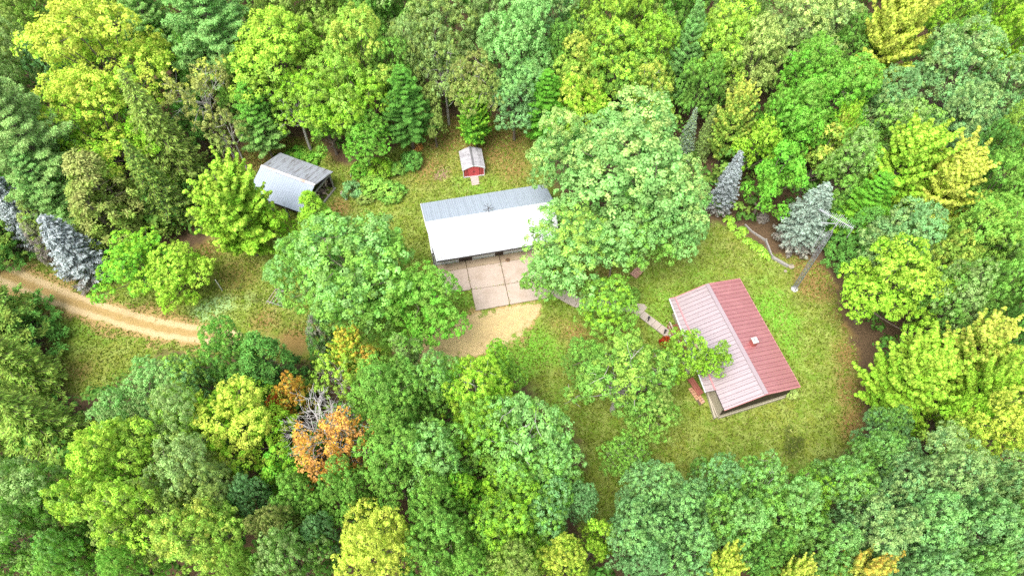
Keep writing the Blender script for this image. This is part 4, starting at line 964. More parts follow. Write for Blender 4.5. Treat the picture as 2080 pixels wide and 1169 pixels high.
def hosta(seed, R=.75, H=.6):
    rng = np.random.default_rng(seed); L = Leaves(rng); T = MB(); n = 70; a = rng.uniform(0, 6.28, n); r = R * rng.uniform(.15, .95, n) ** .8; z = H * (1 - (r / R) ** 2 * .75)
    C = np.stack([r * np.cos(a), r * np.sin(a), z], -1); tang = np.stack([np.cos(a), np.sin(a), -.5 * np.ones(n)], -1)
    L.cards(C, np.stack([np.cos(a) * .5, np.sin(a) * .5, np.ones(n)], -1) + rng.normal(0, .15, (n, 3)), .42, .24, rng.random(n), tang=tang)
    for k in range(8): T.tube([(0, 0, -.03), C[k]], [.02, .01], 4)
    return T, L, R, H

ARCH = {}
def arch(kind, variants, fn):
    out = []
    for s in variants:
        T, L, R, H = fn(s); out.append((T.mesh('trunk'), L.mesh('crown'), R, H))
    ARCH[kind] = out
arch('oak', (11, 12, 13, 14, 15, 16, 17), lambda s: broad(s, lobes=14 + s % 4, clump=.47, leaf=.235, n_leaf=42, gap=.12))
arch('round', (21, 22, 23, 24, 25), lambda s: broad(s, lobes=16, clump=.42, leaf=.215, n_leaf=36, gap=.08, dens=1.0, flat=.8))
arch('open', (31, 32, 33, 34), lambda s: broad(s, lobes=15, clump=.47, leaf=.235, n_leaf=42, gap=.30, dens=.95, twigs=30))
arch('fine', (41, 42, 43), lambda s: broad(s, R=5.0, H=12.0, lobes=16, clump=.35, leaf=.19, n_leaf=32, gap=.10, low=.18))
arch('small', (51, 52, 53), lambda s: broad(s, R=3.2, H=9.0, lobes=11, clump=.36, leaf=.20, n_leaf=32, low=.16, gap=.12, twigs=4))
arch('spiky', (61, 62, 63), lambda s: spiky(s))
arch('pine', (71, 72), lambda s: pine(s))
arch('spruce', (81, 82), lambda s: spruce(s))
arch('blue', (91, 92), lambda s: spruce(s, R=3.0, H=12.0, step=.36, nbr=9, droop=.16, blue=True, nl=64, power=.72))
arch('cedar', (101, 102, 103), lambda s: cedar(s))
arch('thin', (111, 112), lambda s: thin_tree(s))
arch('dead', (121,), lambda s: dead_tree(s))
arch('shrub', (131, 132, 133), lambda s: shrub(s))
arch('hosta', (141, 142), lambda s: hosta(s))

LEAFCOL = dict(yellow=(.62, .70, .11), lime=(.36, .62, .055), ylime=(.45, .66, .08), ygreen=(.35, .54, .09), bright=(.22, .53, .06), green=(.27, .51, .085), mid=(.22, .43, .08),
    mint=(.30, .55, .165), sage=(.35, .50, .17), bluegreen=(.26, .49, .185), olive=(.34, .45, .11), dark=(.08, .20, .05), deep=(.17, .38, .075), pinegreen=(.38, .60, .18), moss=(.34, .47, .09),
    silver=(.42, .47, .49), silvergreen=(.33, .43, .35), orange=(.72, .40, .07), rust=(.74, .40, .12), gold=(.64, .68, .13), red=(.50, .07, .03), drab=(.39, .42, .13), greybrown=(.33, .29, .25), straw=(.54, .66, .20))
KINDNAME = dict(oak='broadleaf_tree', round='broadleaf_tree', open='broadleaf_tree', fine='broadleaf_tree', small='young_tree', spiky='maple_tree', pine='pine_tree', spruce='spruce_tree', blue='blue_spruce_tree', cedar='cedar_tree', thin='sparse_tree', dead='dead_tree', shrub='shrub', hosta='hosta_plant')
MIDZ = dict(oak=.60, round=.60, open=.60, fine=.55, small=.52, spiky=.58, pine=.58, spruce=.42, blue=.42, cedar=.42, thin=.58, dead=.60, shrub=.4, hosta=.4)
print('leaf triangles', sum(2 * len(c.polygons) for v in ARCH.values() for _, c, _, _ in v))
counter = {}
def plant(px, py, r, h, kind, col, label, acc=None, amt=0.0, rot=None, group=None, bark=None, var=None):
    """Stands a tree so that the middle of its crown, at its own height above the ground, is where the photograph shows it; r is the crown's half width in photograph pixels."""
    k = counter.get(kind, 0); counter[kind] = k + 1
    vs_ = ARCH[kind]; T, Lf, R0, H0 = vs_[(k if var is None else var) % len(vs_)]
    if py < 330 and kind in ('oak', 'round', 'open', 'small'): h *= .86
    zc = h * MIDZ[kind]; p = at(px, py, zc); Rw = r * depth(p) / FOCAL
    rg = random.Random(zlib.crc32(label.encode())); base = (p[0], p[1], 0.0); sxy = Rw / R0; sz = h / H0
    name = KINDNAME[kind]
    t = thing(name, label, {'shrub': 'shrub', 'hosta': 'plant'}.get(kind, 'tree'), base, group or {'shrub': 'shrubs around the yard', 'hosta': 'hostas in the edged bed'}.get(kind, 'trees of the woods around the yard'))
    t.rotation_euler = (0, 0, rg.uniform(0, 6.283) if rot is None else rot); t.scale = (sxy, sxy * rg.uniform(.94, 1.06), sz)
    tr = bpy.data.objects.new('stem' if kind in ('shrub', 'hosta') else 'trunk', T); COL.objects.link(tr); tr.parent = t
    if not T.materials: T.materials.append(BARK)
    if kind == 'open': bark = bark or PALE_BARK
    if bark: tr.material_slots[0].link = 'OBJECT'; tr.material_slots[0].material = bark
    cr = bpy.data.objects.new('foliage' if kind in ('shrub', 'hosta') else 'crown', Lf); COL.objects.link(cr); cr.parent = t
    j = 1 + rg.uniform(-.07, .07); c = LEAFCOL[col]; cr.color = (c[0] * j, c[1] * j, c[2] * j, 1)
    cr['accent'] = [float(x) for x in LEAFCOL[acc or col]]; cr['amount'] = float(amt)
    return t

def bough(main, px, py, r, h, kind, col, acc=None, amt=0.0, var=0):
    """A heavy side bough of a tree already standing: its leaves and the limb that carries them, both parts of that tree."""
    T, Lf, R0, H0 = ARCH[kind][var % len(ARCH[kind])]
    zc = h * MIDZ[kind]; p = at(px, py, zc); Rw = r * depth(p) / FOCAL
    inv = Matrix.LocRotScale(main.location, main.rotation_euler, main.scale).inverted()
    o = bpy.data.objects.new('bough', Lf); COL.objects.link(o); o.parent = main; o.matrix_parent_inverse = inv
    o.location = (p[0], p[1], 0); o.rotation_euler = (0, 0, (px * 7 + py) % 6.283); o.scale = (Rw / R0, Rw / R0, h / H0)
    c = LEAFCOL[col]; o.color = (*c, 1); o['accent'] = [float(x) for x in LEAFCOL[acc or col]]; o['amount'] = float(amt)
    b = np.array(main.location); s = b + [0, 0, zc * .55]; e = np.array([p[0], p[1], zc * 1.05])
    lm = MB().tube(curve(s, e, (0, 0, -.25), 6), [.2, .16, .13, .1, .07, .04], 6)
    for k in range(7):
        q = e + np.array([math.cos(k * .9), math.sin(k * .9), .25]) * Rw * .6; lm.tube([lerp(s, e, .8), lerp(e, q, .5) + [0, 0, .1], q], [.06, .045, .015], 4)
    l = link('limb', lm.mesh('limb'), main, BARK); l.matrix_parent_inverse = inv
# ---------------------------------------------------------------- the trees, one line each: pixel of the crown's middle, half width, height, kind, leaf colour, label, second colour and share
P = plant
# --- upper left corner and behind the woodshed
P(40, 40, 62, 17, 'oak', 'ygreen', 'olive green oak filling the extreme upper left corner', 'olive', .4)
P(130, 12, 55, 17, 'oak', 'olive', 'olive oak at the top edge just left of the great yellow tree', 'ygreen', .4)
P(210, 0, 55, 18, 'round', 'olive', 'dull green crown at the top edge behind the great yellow tree', 'ygreen', .5)
P(300, 45, 48, 17, 'pine', 'pinegreen', 'soft bluish pine between the great yellow tree and the tall feathery pine')
P(222, 120, 135, 22, 'round', 'ylime', 'great bright yellow green tree, tallest crown at the upper left', 'yellow', .62, var=0)
P(205, 275, 112, 18, 'round', 'lime', 'lower yellow green crown hanging under the great yellow tree', 'yellow', .42, var=1)
P(300, 320, 50, 13, 'small', 'lime', 'green skirt of leaves below the great yellow tree beside the dark spruce')
P(48, 112, 62, 18, 'oak', 'sage', 'sage green oak between the corner oak and the big white pine', 'olive', .3)
P(110, 150, 40, 15, 'round', 'bluegreen', 'small bluish crown squeezed against the great yellow tree')
P(20, 190, 45, 16, 'oak', 'sage', 'pale sage crown at the edge of the frame above the big white pine')
P(58, 290, 92, 20, 'pine', 'pinegreen', 'big pale white pine at the left edge with feathery tiers', 'sage', .35, var=0)
P(95, 385, 55, 13, 'pine', 'pinegreen', 'shorter pine spreading pale boughs under the big white pine', 'mint', .3)
P(150, 330, 30, 11, 'small', 'bright', 'slim bright green sapling between white pine and yellow crown')
P(432, 62, 92, 20, 'pine', 'pinegreen', 'tall feathery bluish pine at the top, east of the great yellow tree', 'mint', .5, var=1)
P(350, 95, 38, 14, 'spruce', 'deep', 'small dark bluish spruce shadowed between yellow tree and feathery pine')
P(395, 130, 40, 14, 'oak', 'mid', 'dark green crown under the tall feathery pine')
P(420, 205, 62, 15, 'thin', 'drab', 'sparse olive birch with pale limbs showing behind the woodshed', 'gold', .2, bark=PALE_BARK)
P(465, 265, 48, 11, 'thin', 'olive', 'thin leaning tree beside the sparse birch, nearer the woodshed', 'drab', .4, bark=PALE_BARK)
P(335, 295, 78, 17, 'spruce', 'moss', 'tall olive spruce with drooping boughs right of the yellow crown', 'olive', .35, var=0)
P(320, 390, 60, 13, 'spruce', 'moss', 'second drooping olive spruce, lower, beside the yellow green maple', 'dark', .3)
P(228, 420, 76, 13, 'cedar', 'moss', 'broad brownish olive cedar above the round lime tree', 'drab', .35)
P(520, 240, 44, 11, 'pine', 'pinegreen', 'green pine hanging over the bare ground behind the woodshed', 'bright', .4)
P(398, 262, 40, 9, 'small', 'deep', 'dark little tree filling the gap beneath the sparse olive birch')
P(668, 262, 44, 9, 'small', 'green', 'green young tree directly north of the woodshed weeds', 'lime', .3)
P(500, 200, 48, 14, 'small', 'green', 'dark green young tree under the large oak north of the woodshed')
P(565, 120, 112, 19, 'oak', 'ygreen', 'large yellow green oak north of the woodshed', 'ylime', .55, var=0)
P(625, 60, 80, 18, 'oak', 'ygreen', 'yellow green oak crown behind the large woodshed oak', 'olive', .4)
P(720, 120, 82, 19, 'oak', 'ygreen', 'yellow green oak touched with orange at its eastern side', 'gold', .12, var=2)
P(600, 215, 68, 13, 'open', 'ygreen', 'lower bough crown with dead grey twigs above the woodshed', 'lime', .4)
P(700, 215, 80, 16, 'oak', 'lime', 'bright green oak above the garden bed', 'ygreen', .4)
P(738, 282, 56, 10, 'round', 'bright', 'bright green tree over the garden bed, west of the bed shrubs', 'green', .4)
P(655, 10, 60, 18, 'round', 'olive', 'dusky olive crown at the top edge above the woodshed oak')
P(560, 15, 55, 19, 'oak', 'olive', 'olive crown at the top edge beside the tall feathery pine', 'ygreen', .3)
P(740, 30, 60, 18, 'oak', 'mid', 'mid green crown at the top edge behind the orange touched oak')
# --- top centre behind the red shed
P(825, 20, 65, 18, 'oak', 'mid', 'mid green oak at the top edge, first west of the grey green oak', 'sage', .3)
P(890, 62, 80, 18, 'oak', 'sage', 'grey green oak at the top behind the mint tree', 'olive', .4)
P(845, 110, 55, 17, 'round', 'olive', 'dull olive crown west of the grey green oak', 'sage', .4)
P(900, 140, 62, 16, 'open', 'olive', 'brownish green crown with bare twigs above the red shed', 'sage', .5)
P(960, 185, 60, 15, 'open', 'olive', 'olive crown with bare limbs directly behind the red shed', 'drab', .35)
P(825, 215, 50, 12, 'pine', 'deep', 'dark layered evergreen left of the red shed clearing', 'bright', .15)
P(800, 160, 48, 15, 'oak', 'mid', 'shadowed green crown above the dark layered evergreen', 'green', .3)
P(880, 240, 34, 10, 'small', 'olive', 'drab small crown at the clearing edge beside the dark evergreen')
P(965, 238, 44, 9, 'spiky', 'bright', 'bright green little maple overhanging the clearing behind the red shed', 'lime', .3)
P(1040, 100, 85, 19, 'oak', 'mint', 'pale mint green oak, tallest behind the red shed clearing', 'mint', .3, var=1)
P(1045, 195, 62, 13, 'oak', 'bluegreen', 'bluish green lower crown of the clearing edge under the mint oak', 'mint', .35)
P(985, 40, 50, 18, 'oak', 'sage', 'sage crown at the top edge beside the mint oak')
P(1120, 40, 62, 18, 'round', 'bluegreen', 'bluish dark crown at the top edge between mint and yellow oaks', 'sage', .4)
P(1140, 120, 40, 15, 'oak', 'mid', 'shadowed green crown between mint oak and yellow topped oak')
P(1060, 0, 50, 18, 'oak', 'sage', 'grey green crown cut by the top edge above the mint oak')
P(1215, 65, 72, 19, 'round', 'ygreen', 'rounded yellow green oak at the top, east of the mint oak', 'ylime', .4, var=2)
P(1285, 55, 48, 17, 'oak', 'ygreen', 'yellowish crown leaning on the rounded yellow green oak', 'ylime', .4)
P(1300, 15, 60, 18, 'oak', 'olive', 'olive crown at the top edge behind the rounded yellow green oak', 'ygreen', .3)
P(1170, 160, 66, 15, 'oak', 'ygreen', 'yellow tinged oak west of the great spreading oak', 'gold', .22)
P(1255, 150, 78, 16, 'oak', 'green', 'green oak with yellow patches behind the great spreading oak', 'ylime', .35)
P(1325, 125, 62, 16, 'round', 'ygreen', 'pale green rounded crown beside the mint feathered pine', 'lime', .3)
P(1190, 225, 72, 13, 'oak', 'lime', 'lime oak at the north edge of the great spreading oak', 'gold', .2)
P(1110, 215, 44, 11, 'pine', 'bright', 'bright feathery evergreen at the east end of the red shed clearing')
P(1320, 200, 56, 14, 'open', 'ygreen', 'yellowish open crown with bare twigs north of the great oak', 'gold', .2)
P(1395, 115, 36, 16, 'pine', 'mint', 'slim mint coloured pine left of the yellow olive oak', 'mint', .2)
P(1390, 25, 60, 18, 'oak', 'mid', 'mid green oak at the top edge with orange showing beneath', 'green', .3)
P(1135, 265, 38, 9, 'small', 'green', 'small green tree at the clearing edge touching the great oak')
# --- upper right
P(1465, 100, 78, 18, 'oak', 'ygreen', 'yellow olive oak right of the slim mint pine', 'ylime', .4, var=3)
P(1530, 130, 66, 17, 'oak', 'olive', 'olive oak with a golden side, east of the yellow olive oak', 'straw', .4)
P(1500, 10, 62, 18, 'round', 'sage', 'sage green crown at the top edge above the yellow olive oak', 'mid', .4)
P(1620, 55, 88, 18, 'round', 'sage', 'broad dusty sage oak at the top edge beside the yellow maple', 'straw', .4, var=0)
P(1705, 40, 55, 17, 'round', 'sage', 'small dusty crown between the broad sage oak and the yellow maple', 'straw', .3)
P(1640, 160, 66, 16, 'round', 'bright', 'vivid green rounded oak under the broad sage oak', 'green', .4)
P(1690, 200, 82, 17, 'oak', 'bright', 'largest vivid green oak on the upper right slope', 'green', .3, var=1)
P(1625, 255, 62, 15, 'oak', 'bright', 'vivid green oak below and west of the largest vivid one', 'green', .5)
P(1820, 62, 82, 19, 'spiky', 'yellow', 'brilliant yellow spiky maple at the top edge', 'gold', .3, var=0)
P(1735, 105, 44, 13, 'oak', 'mid', 'dark green crown wedged between the dusty crown and the brilliant yellow maple')
P(1945, 15, 62, 18, 'round', 'lime', 'lime crown at the top edge, east of the brilliant yellow maple', 'ygreen', .5)
P(2045, 20, 60, 18, 'round', 'lime', 'lime crown filling the upper right corner', 'ygreen', .3)
P(1955, 72, 36, 14, 'small', 'bluegreen', 'small bluish tree sunk in the gap right of the yellow maple')
P(1905, 100, 34, 13, 'round', 'mid', 'dark little crown beside the yellow maple, in the gap')
P(2035, 95, 62, 17, 'round', 'lime', 'lime yellow rounded tree at the right edge under the corner crown', 'ylime', .3)
P(1940, 165, 92, 18, 'round', 'bluegreen', 'large bluish green oak below the brilliant yellow maple', 'sage', .45, var=1)
P(2040, 200, 72, 17, 'round', 'bluegreen', 'bluish oak at the right edge, level with the large bluish one', 'sage', .4)
P(1800, 215, 62, 16, 'round', 'sage', 'grey green crown west of the large bluish oak', 'bluegreen', .5)
P(1835, 265, 78, 15, 'round', 'green', 'fresh green crown below the grey green one on the right slope', 'sage', .3)
P(1960, 270, 70, 15, 'round', 'bluegreen', 'bluish crown over the feathery twin maples', 'sage', .3)
P(2050, 300, 55, 16, 'oak', 'ygreen', 'yellow green crown at the right edge above the dense green oak')
P(1490, 245, 52, 13, 'spiky', 'ygreen', 'gold flecked maple between the yellow olive oak and the vivid oaks', 'gold', .25)
P(1520, 310, 45, 12, 'small', 'lime', 'yellow green sapling crown above the tall blue spruce', 'ylime', .3)
P(1395, 285, 27, 8.5, 'spruce', 'silvergreen', 'slim grey spruce just behind the great spreading oak', 'moss', .3)
P(1432, 280, 25, 8.5, 'spruce', 'sage', 'second slim grey spruce east of the first behind the great oak', 'moss', .4)
P(1420, 190, 48, 15, 'oak', 'mid', 'shadowed green crown above the two slim grey spruces', 'green', .3)
P(1575, 250, 42, 13, 'oak', 'bright', 'bright green crown beside the gold flecked maple', 'green', .3)
P(1702, 275, 36, 12, 'spiky', 'gold', 'slender golden sapling on the right slope', 'lime', .4)
P(1660, 330, 48, 10, 'small', 'ygreen', 'yellow green understory tree below the slender golden sapling', 'gold', .25)
P(1560, 375, 58, 11, 'small', 'bright', 'brilliant green young tree at the yard edge between the two spruces', 'bright', .2, var=0)
P(1720, 345, 62, 13, 'round', 'green', 'green crown north of the tower spruce', 'sage', .25)
P(1600, 310, 46, 12, 'small', 'bright', 'bright young crown above the brilliant green yard tree')
P(1830, 345, 92, 15, 'spiky', 'lime', 'feathery lime maple, western of the twin maples on the right slope', 'ylime', .4, var=1)
P(1925, 385, 84, 14, 'spiky', 'yellow', 'feathery golden maple, eastern of the twin maples on the right slope', 'gold', .4, var=2)
P(2010, 395, 66, 15, 'oak', 'mid', 'mid green oak east of the golden twin maple', 'green', .4)
P(1990, 330, 46, 13, 'oak', 'deep', 'dark crown between the twin maples and the right edge')
P(1760, 420, 52, 11, 'pine', 'lime', 'low lime boughs spreading behind the tower antenna', 'bright', .5)
P(1835, 480, 78, 13, 'oak', 'sage', 'sage oak right of the antenna tower', 'bluegreen', .4)
P(1985, 480, 86, 15, 'round', 'ygreen', 'dense yellow green oak at the right edge, level with the tower', 'green', .4)
P(2060, 430, 48, 15, 'oak', 'green', 'green crown at the right edge above the dense yellow green oak')
P(1740, 490, 40, 9, 'cedar', 'deep', 'dark green cedar between tower spruce and sage oak')
P(1905, 545, 60, 12, 'round', 'ygreen', 'yellowish rounded crown below the sage oak', 'gold', .15)
P(1800, 580, 95, 12, 'fine', 'lime', 'big lime tree leaning into the lawn beside the antenna tower', 'ylime', .4, var=0)
P(1930, 620, 72, 13, 'oak', 'mid', 'green oak behind the big lime tree', 'sage', .4)
P(2040, 600, 62, 15, 'oak', 'mid', 'mid green crown at the right edge behind the big lime tree', 'green', .3)
P(2050, 520, 46, 14, 'round', 'mid', 'green crown at the right edge between the dense oaks', 'sage', .3)
P(2060, 680, 50, 14, 'oak', 'deep', 'dark green crown at the right edge above the spiky maples')
P(1975, 715, 80, 13, 'spiky', 'ylime', 'gold tipped spiky maple at the right edge of the house lawn', 'gold', .35, var=0)
P(1850, 770, 100, 13, 'spiky', 'lime', 'large fresh lime spiky maple east of the house lawn', 'ylime', .35, var=1)
P(2000, 790, 70, 14, 'spiky', 'lime', 'lime spiky maple at the right edge behind the large fresh one', 'ylime', .5, var=2)
P(2020, 890, 76, 14, 'round', 'ylime', 'yellow maple at the lower right edge', 'yellow', .55)
P(1930, 850, 48, 11, 'small', 'lime', 'small lime crown between the large spiky maple and the yellow maple')
P(1790, 870, 50, 9, 'round', 'bluegreen', 'isolated dark bluish tree at the corner of the house lawn', 'mid', .4)
P(1900, 905, 46, 10, 'small', 'ygreen', 'yellowish bush like tree under the lower right yellow maple', 'gold', .2)
# --- blue spruces
P(1477, 380, 33, 9.5, 'blue', 'silver', 'tall narrow silver blue spruce at the edge of the great oak', 'greybrown', .3, var=0)
P(1640, 445, 60, 9.5, 'blue', 'silvergreen', 'wide silvery spruce behind the antenna tower', 'greybrown', .42, var=1)
P(1690, 440, 34, 8, 'spruce', 'deep', 'low dark spruce just behind the tower top')
P(152, 512, 62, 10, 'blue', 'silver', 'pale silver spruce beside the driveway bend', 'greybrown', .38, var=1)
P(42, 432, 52, 12, 'blue', 'silver', 'silver spruce half hidden at the left edge above the driveway', 'greybrown', .36, var=0)
P(10, 478, 58, 6.5, 'cedar', 'deep', 'dark green cedar row end at the left edge by the driveway', 'moss', .4)
P(95, 470, 36, 8, 'cedar', 'greybrown', 'brown grey dying cedar between the two silver spruces', 'moss', .3)
# --- yard trees
shed_maple = P(472, 425, 102, 13, 'spiky', 'lime', 'yellow green maple standing before the woodshed', 'ylime', .4, var=2)
bough(shed_maple, 562, 468, 38, 7, 'small', 'lime', None, 0, var=1)
P(352, 560, 74, 7, 'fine', 'lime', 'low round lime apple tree beside the driveway', 'ylime', .5, var=1)
P(272, 540, 74, 7.5, 'fine', 'bright', 'green half of the low apple tree pair, nearer the silver spruce', 'lime', .4)
P(642, 448, 40, 7.5, 'cedar', 'ygreen', 'small yellowish cedar at the woodshed corner', 'lime', .4, var=1)
garage_oak = P(735, 545, 148, 14, 'oak', 'green', 'big green oak on the west side of the garage', 'mint', .35, var=2)
bough(garage_oak, 860, 610, 92, 10, 'oak', 'bright', 'green', .5, var=5)
bough(garage_oak, 635, 545, 84, 11, 'round', 'mint', 'green', .5, var=3)
bough(garage_oak, 700, 620, 90, 9, 'oak', 'green', 'mint', .3, var=1)
great_oak = P(1275, 345, 150, 17, 'oak', 'mint', 'great spreading oak east of the garage', 'straw', .1, var=3)
bough(great_oak, 1150, 330, 76, 14, 'oak', 'mint', 'straw', .2, var=1)
bough(great_oak, 1390, 430, 78, 14, 'round', 'mint', 'straw', .12, var=2)
bough(great_oak, 1170, 490, 114, 12, 'open', 'mint', 'ygreen', .3, var=0)
bough(great_oak, 1300, 460, 92, 12, 'oak', 'green', 'mint', .4, var=4)
bough(great_oak, 1232, 608, 68, 8, 'open', 'green', 'lime', .3, var=1)
bough(great_oak, 1112, 560, 54, 8, 'open', 'green', 'mint', .3, var=3)
house_oak = P(1265, 765, 108, 12, 'open', 'mid', 'open oak west of the house with one bough reaching over the red roof', 'ygreen', .35, var=3)
bough(house_oak, 1398, 714, 52, 10, 'open', 'lime', 'ygreen', .3, var=1)
bough(house_oak, 1450, 738, 34, 7.5, 'open', 'lime', 'ygreen', .3, var=0)
bough(house_oak, 1320, 850, 60, 8, 'open', 'green', 'olive', .3, var=0)
bough(house_oak, 1190, 735, 52, 8, 'open', 'mid', 'green', .3, var=3)
P(1285, 925, 52, 6, 'open', 'green', 'small loose tree on the lawn below the open oak')
# --- lower left
P(12, 650, 80, 8, 'cedar', 'deep', 'dark green juniper at the left edge below the driveway', 'moss', .4, var=0)
P(25, 745, 84, 11, 'spruce', 'moss', 'olive green spruce at the left edge below the dark juniper', 'ygreen', .35, var=1)
P(70, 865, 95, 13, 'spruce', 'moss', 'broad olive spruce at the lower left with twiggy middle', 'ygreen', .45, var=0)
P(20, 850, 60, 13, 'cedar', 'moss', 'olive cedar at the left edge behind the broad olive spruce')
P(350, 790, 80, 9.5, 'fine', 'sage', 'pale sage willow like tree south of the driveway', 'mint', .4, var=0)
P(275, 860, 66, 10, 'fine', 'sage', 'second pale sage tree, lower and farther from the driveway', 'mint', .4, var=1)
P(395, 790, 60, 10, 'fine', 'bluegreen', 'bluish sage crown between the pale sage tree and the dark conifer', 'ygreen', .5)
P(480, 720, 62, 12, 'round', 'deep', 'dark green dense tree beside the driveway end', 'green', .35)
P(555, 755, 62, 11, 'cedar', 'dark', 'very dark conifer next to the orange leaved tree', 'deep', .5, var=2)
P(655, 695, 30, 8, 'cedar', 'deep', 'narrow dark cedar standing alone by the drive', 'greybrown', .2, var=1)
P(715, 722, 58, 10, 'spiky', 'ylime', 'yellow tree tipped with orange beside the narrow cedar', 'orange', .07, var=1)
P(770, 745, 44, 9, 'small', 'ygreen', 'yellowish sapling crown beside the orange tipped tree', 'orange', .18)
P(835, 730, 42, 9, 'small', 'sage', 'sage green small tree at the edge of the gravel turnaround', 'green', .4)
P(690, 775, 55, 10, 'thin', 'ygreen', 'thin yellow green tree showing bare limbs above the dead tree', 'ylime', .3, bark=PALE_BARK)
P(602, 802, 44, 9, 'open', 'gold', 'flaming orange and gold tree above the dead tree', 'orange', .6)
P(570, 840, 32, 8, 'open', 'orange', 'small rust red tree at the foot of the flaming orange one', 'red', .3)
P(668, 885, 98, 14, 'dead', 'rust', 'dead bleached tree with rust coloured leaves', 'orange', .5, bark=surf('bleached_bark', (.50, .47, .455), .9, (.34, .31, .30), 3, .6), rot=0.3)
P(480, 890, 112, 12, 'round', 'lime', 'vivid lime maple west of the dead tree', 'yellow', .38, var=2)
P(600, 960, 62, 10, 'small', 'bright', 'vivid green low crown between lime maple and dead tree', 'lime', .3)
P(375, 850, 70, 14, 'oak', 'ygreen', 'green oak crown above the lime maple', 'sage', .4)
P(265, 925, 92, 15, 'oak', 'ygreen', 'yellow topped oak at the lower left', 'ylime', .5, var=0)
P(225, 1020, 78, 15, 'oak', 'ygreen', 'yellow green oak under the yellow topped oak', 'ylime', .4)
P(385, 985, 82, 15, 'oak', 'olive', 'dull olive oak in the middle of the lower left woods', 'sage', .5, var=1)
P(75, 1010, 88, 15, 'oak', 'green', 'mid green oak below the broad olive spruce', 'sage', .4, var=3)
P(40, 1110, 88, 16, 'oak', 'green', 'mid green oak in the lower left corner', 'sage', .3)
P(150, 1140, 55, 13, 'oak', 'green', 'green crown at the bottom edge beside the corner oak', 'mint', .2)
P(205, 1090, 52, 10, 'oak', 'deep', 'sunken dark green crown near the bottom left', 'mid', .4)
P(315, 1075, 88, 16, 'oak', 'olive', 'olive green oak near the bottom edge with a yellow shoulder', 'ylime', .4)
P(440, 1090, 90, 16, 'oak', 'ygreen', 'yellow olive oak at the bottom edge flecked with orange', 'gold', .14)
P(265, 1150, 60, 14, 'round', 'green', 'green crown cut by the bottom edge, left of the olive oak')
P(455, 1010, 60, 14, 'oak', 'sage', 'sage crown behind the yellow olive oak', 'olive', .4)
P(565, 1070, 46, 13, 'round', 'olive', 'round olive tree standing alone near the bottom edge', 'drab', .3)
P(520, 1015, 42, 12, 'round', 'bluegreen', 'small bluish crown below the vivid lime maple')
P(610, 1020, 60, 11, 'oak', 'mid', 'shadowed green crown under the dead tree', 'green', .3)
P(590, 1140, 70, 14, 'oak', 'mid', 'mid green oak at the bottom edge beside the big yellow maple', 'sage', .35)
P(500, 1165, 50, 14, 'oak', 'ygreen', 'yellow green crown cut by the bottom edge west of the green oak')
P(655, 1080, 44, 11, 'oak', 'bluegreen', 'dark bluish crown tucked behind the big yellow maple')
P(758, 1095, 92, 15, 'round', 'yellow', 'big bright yellow maple at the bottom edge', 'yellow', .4, var=1)
# --- lower centre
P(800, 800, 78, 14, 'oak', 'green', 'green oak at the south side of the turnaround', 'mid', .4)
P(880, 790, 62, 13, 'round', 'green', 'second green crown south of the turnaround', 'mint', .3)
P(795, 875, 64, 13, 'oak', 'mid', 'green oak right beside the dead tree', 'green', .4)
P(970, 785, 82, 14, 'open', 'lime', 'yellowish open oak with bare grey limbs south of the turnaround', 'ylime', .35, var=1)
P(1025, 760, 50, 11, 'round', 'green', 'fresh green crown at the lawn edge beside the yellowish open oak', 'lime', .3)
P(800, 950, 86, 14, 'oak', 'green', 'green clumpy oak in the middle of the lower woods', 'mid', .4, var=2)
P(890, 930, 84, 14, 'oak', 'green', 'pale topped green oak east of the clumpy one', 'mint', .4)
P(720, 1000, 60, 12, 'round', 'green', 'fresh green crown between dead tree and big yellow maple', 'mid', .3)
P(1060, 890, 112, 15, 'open', 'green', 'large pale green oak bordering the lawn notch', 'mint', .45, var=2)
P(1120, 960, 76, 13, 'round', 'green', 'pale rounded crown on the lawn notch below the large oak', 'mint', .45)
P(985, 880, 70, 14, 'oak', 'lime', 'light green oak with a dead twig between the centre oaks', 'green', .4)
P(960, 1005, 42, 11, 'small', 'bright', 'slim bright green tree in the centre of the lower woods', 'lime', .4)
P(1040, 1010, 70, 13, 'oak', 'lime', 'yellow green crown near the bottom, right of the slim bright tree', 'green', .4)
P(880, 1040, 64, 13, 'oak', 'mid', 'mid green crown above the bottom edge, right of the big yellow maple', 'green', .4)
P(900, 1125, 76, 14, 'oak', 'green', 'green oak at the bottom edge east of the big yellow maple', 'mid', .35)
P(1015, 1090, 78, 14, 'oak', 'green', 'clumpy green oak at the bottom middle', 'lime', .35)
P(1110, 1050, 66, 13, 'oak', 'green', 'green crown by the narrow end of the lawn', 'bluegreen', .4)
P(1175, 1020, 40, 11, 'round', 'bluegreen', 'bluish small crown pressing on the narrow end of the lawn')
P(1050, 1150, 60, 14, 'oak', 'ygreen', 'yellowish crown cut by the bottom edge at the middle', 'olive', .4)
P(1145, 1140, 60, 13, 'round', 'ylime', 'bright yellow crown cut by the bottom edge at the middle', 'yellow', .45)
P(1205, 1105, 42, 10, 'small', 'lime', 'lime sapling at the bottom end of the lawn', 'ylime', .4)
P(960, 1160, 50, 14, 'oak', 'green', 'green crown cut by the bottom edge left of the yellowish one')
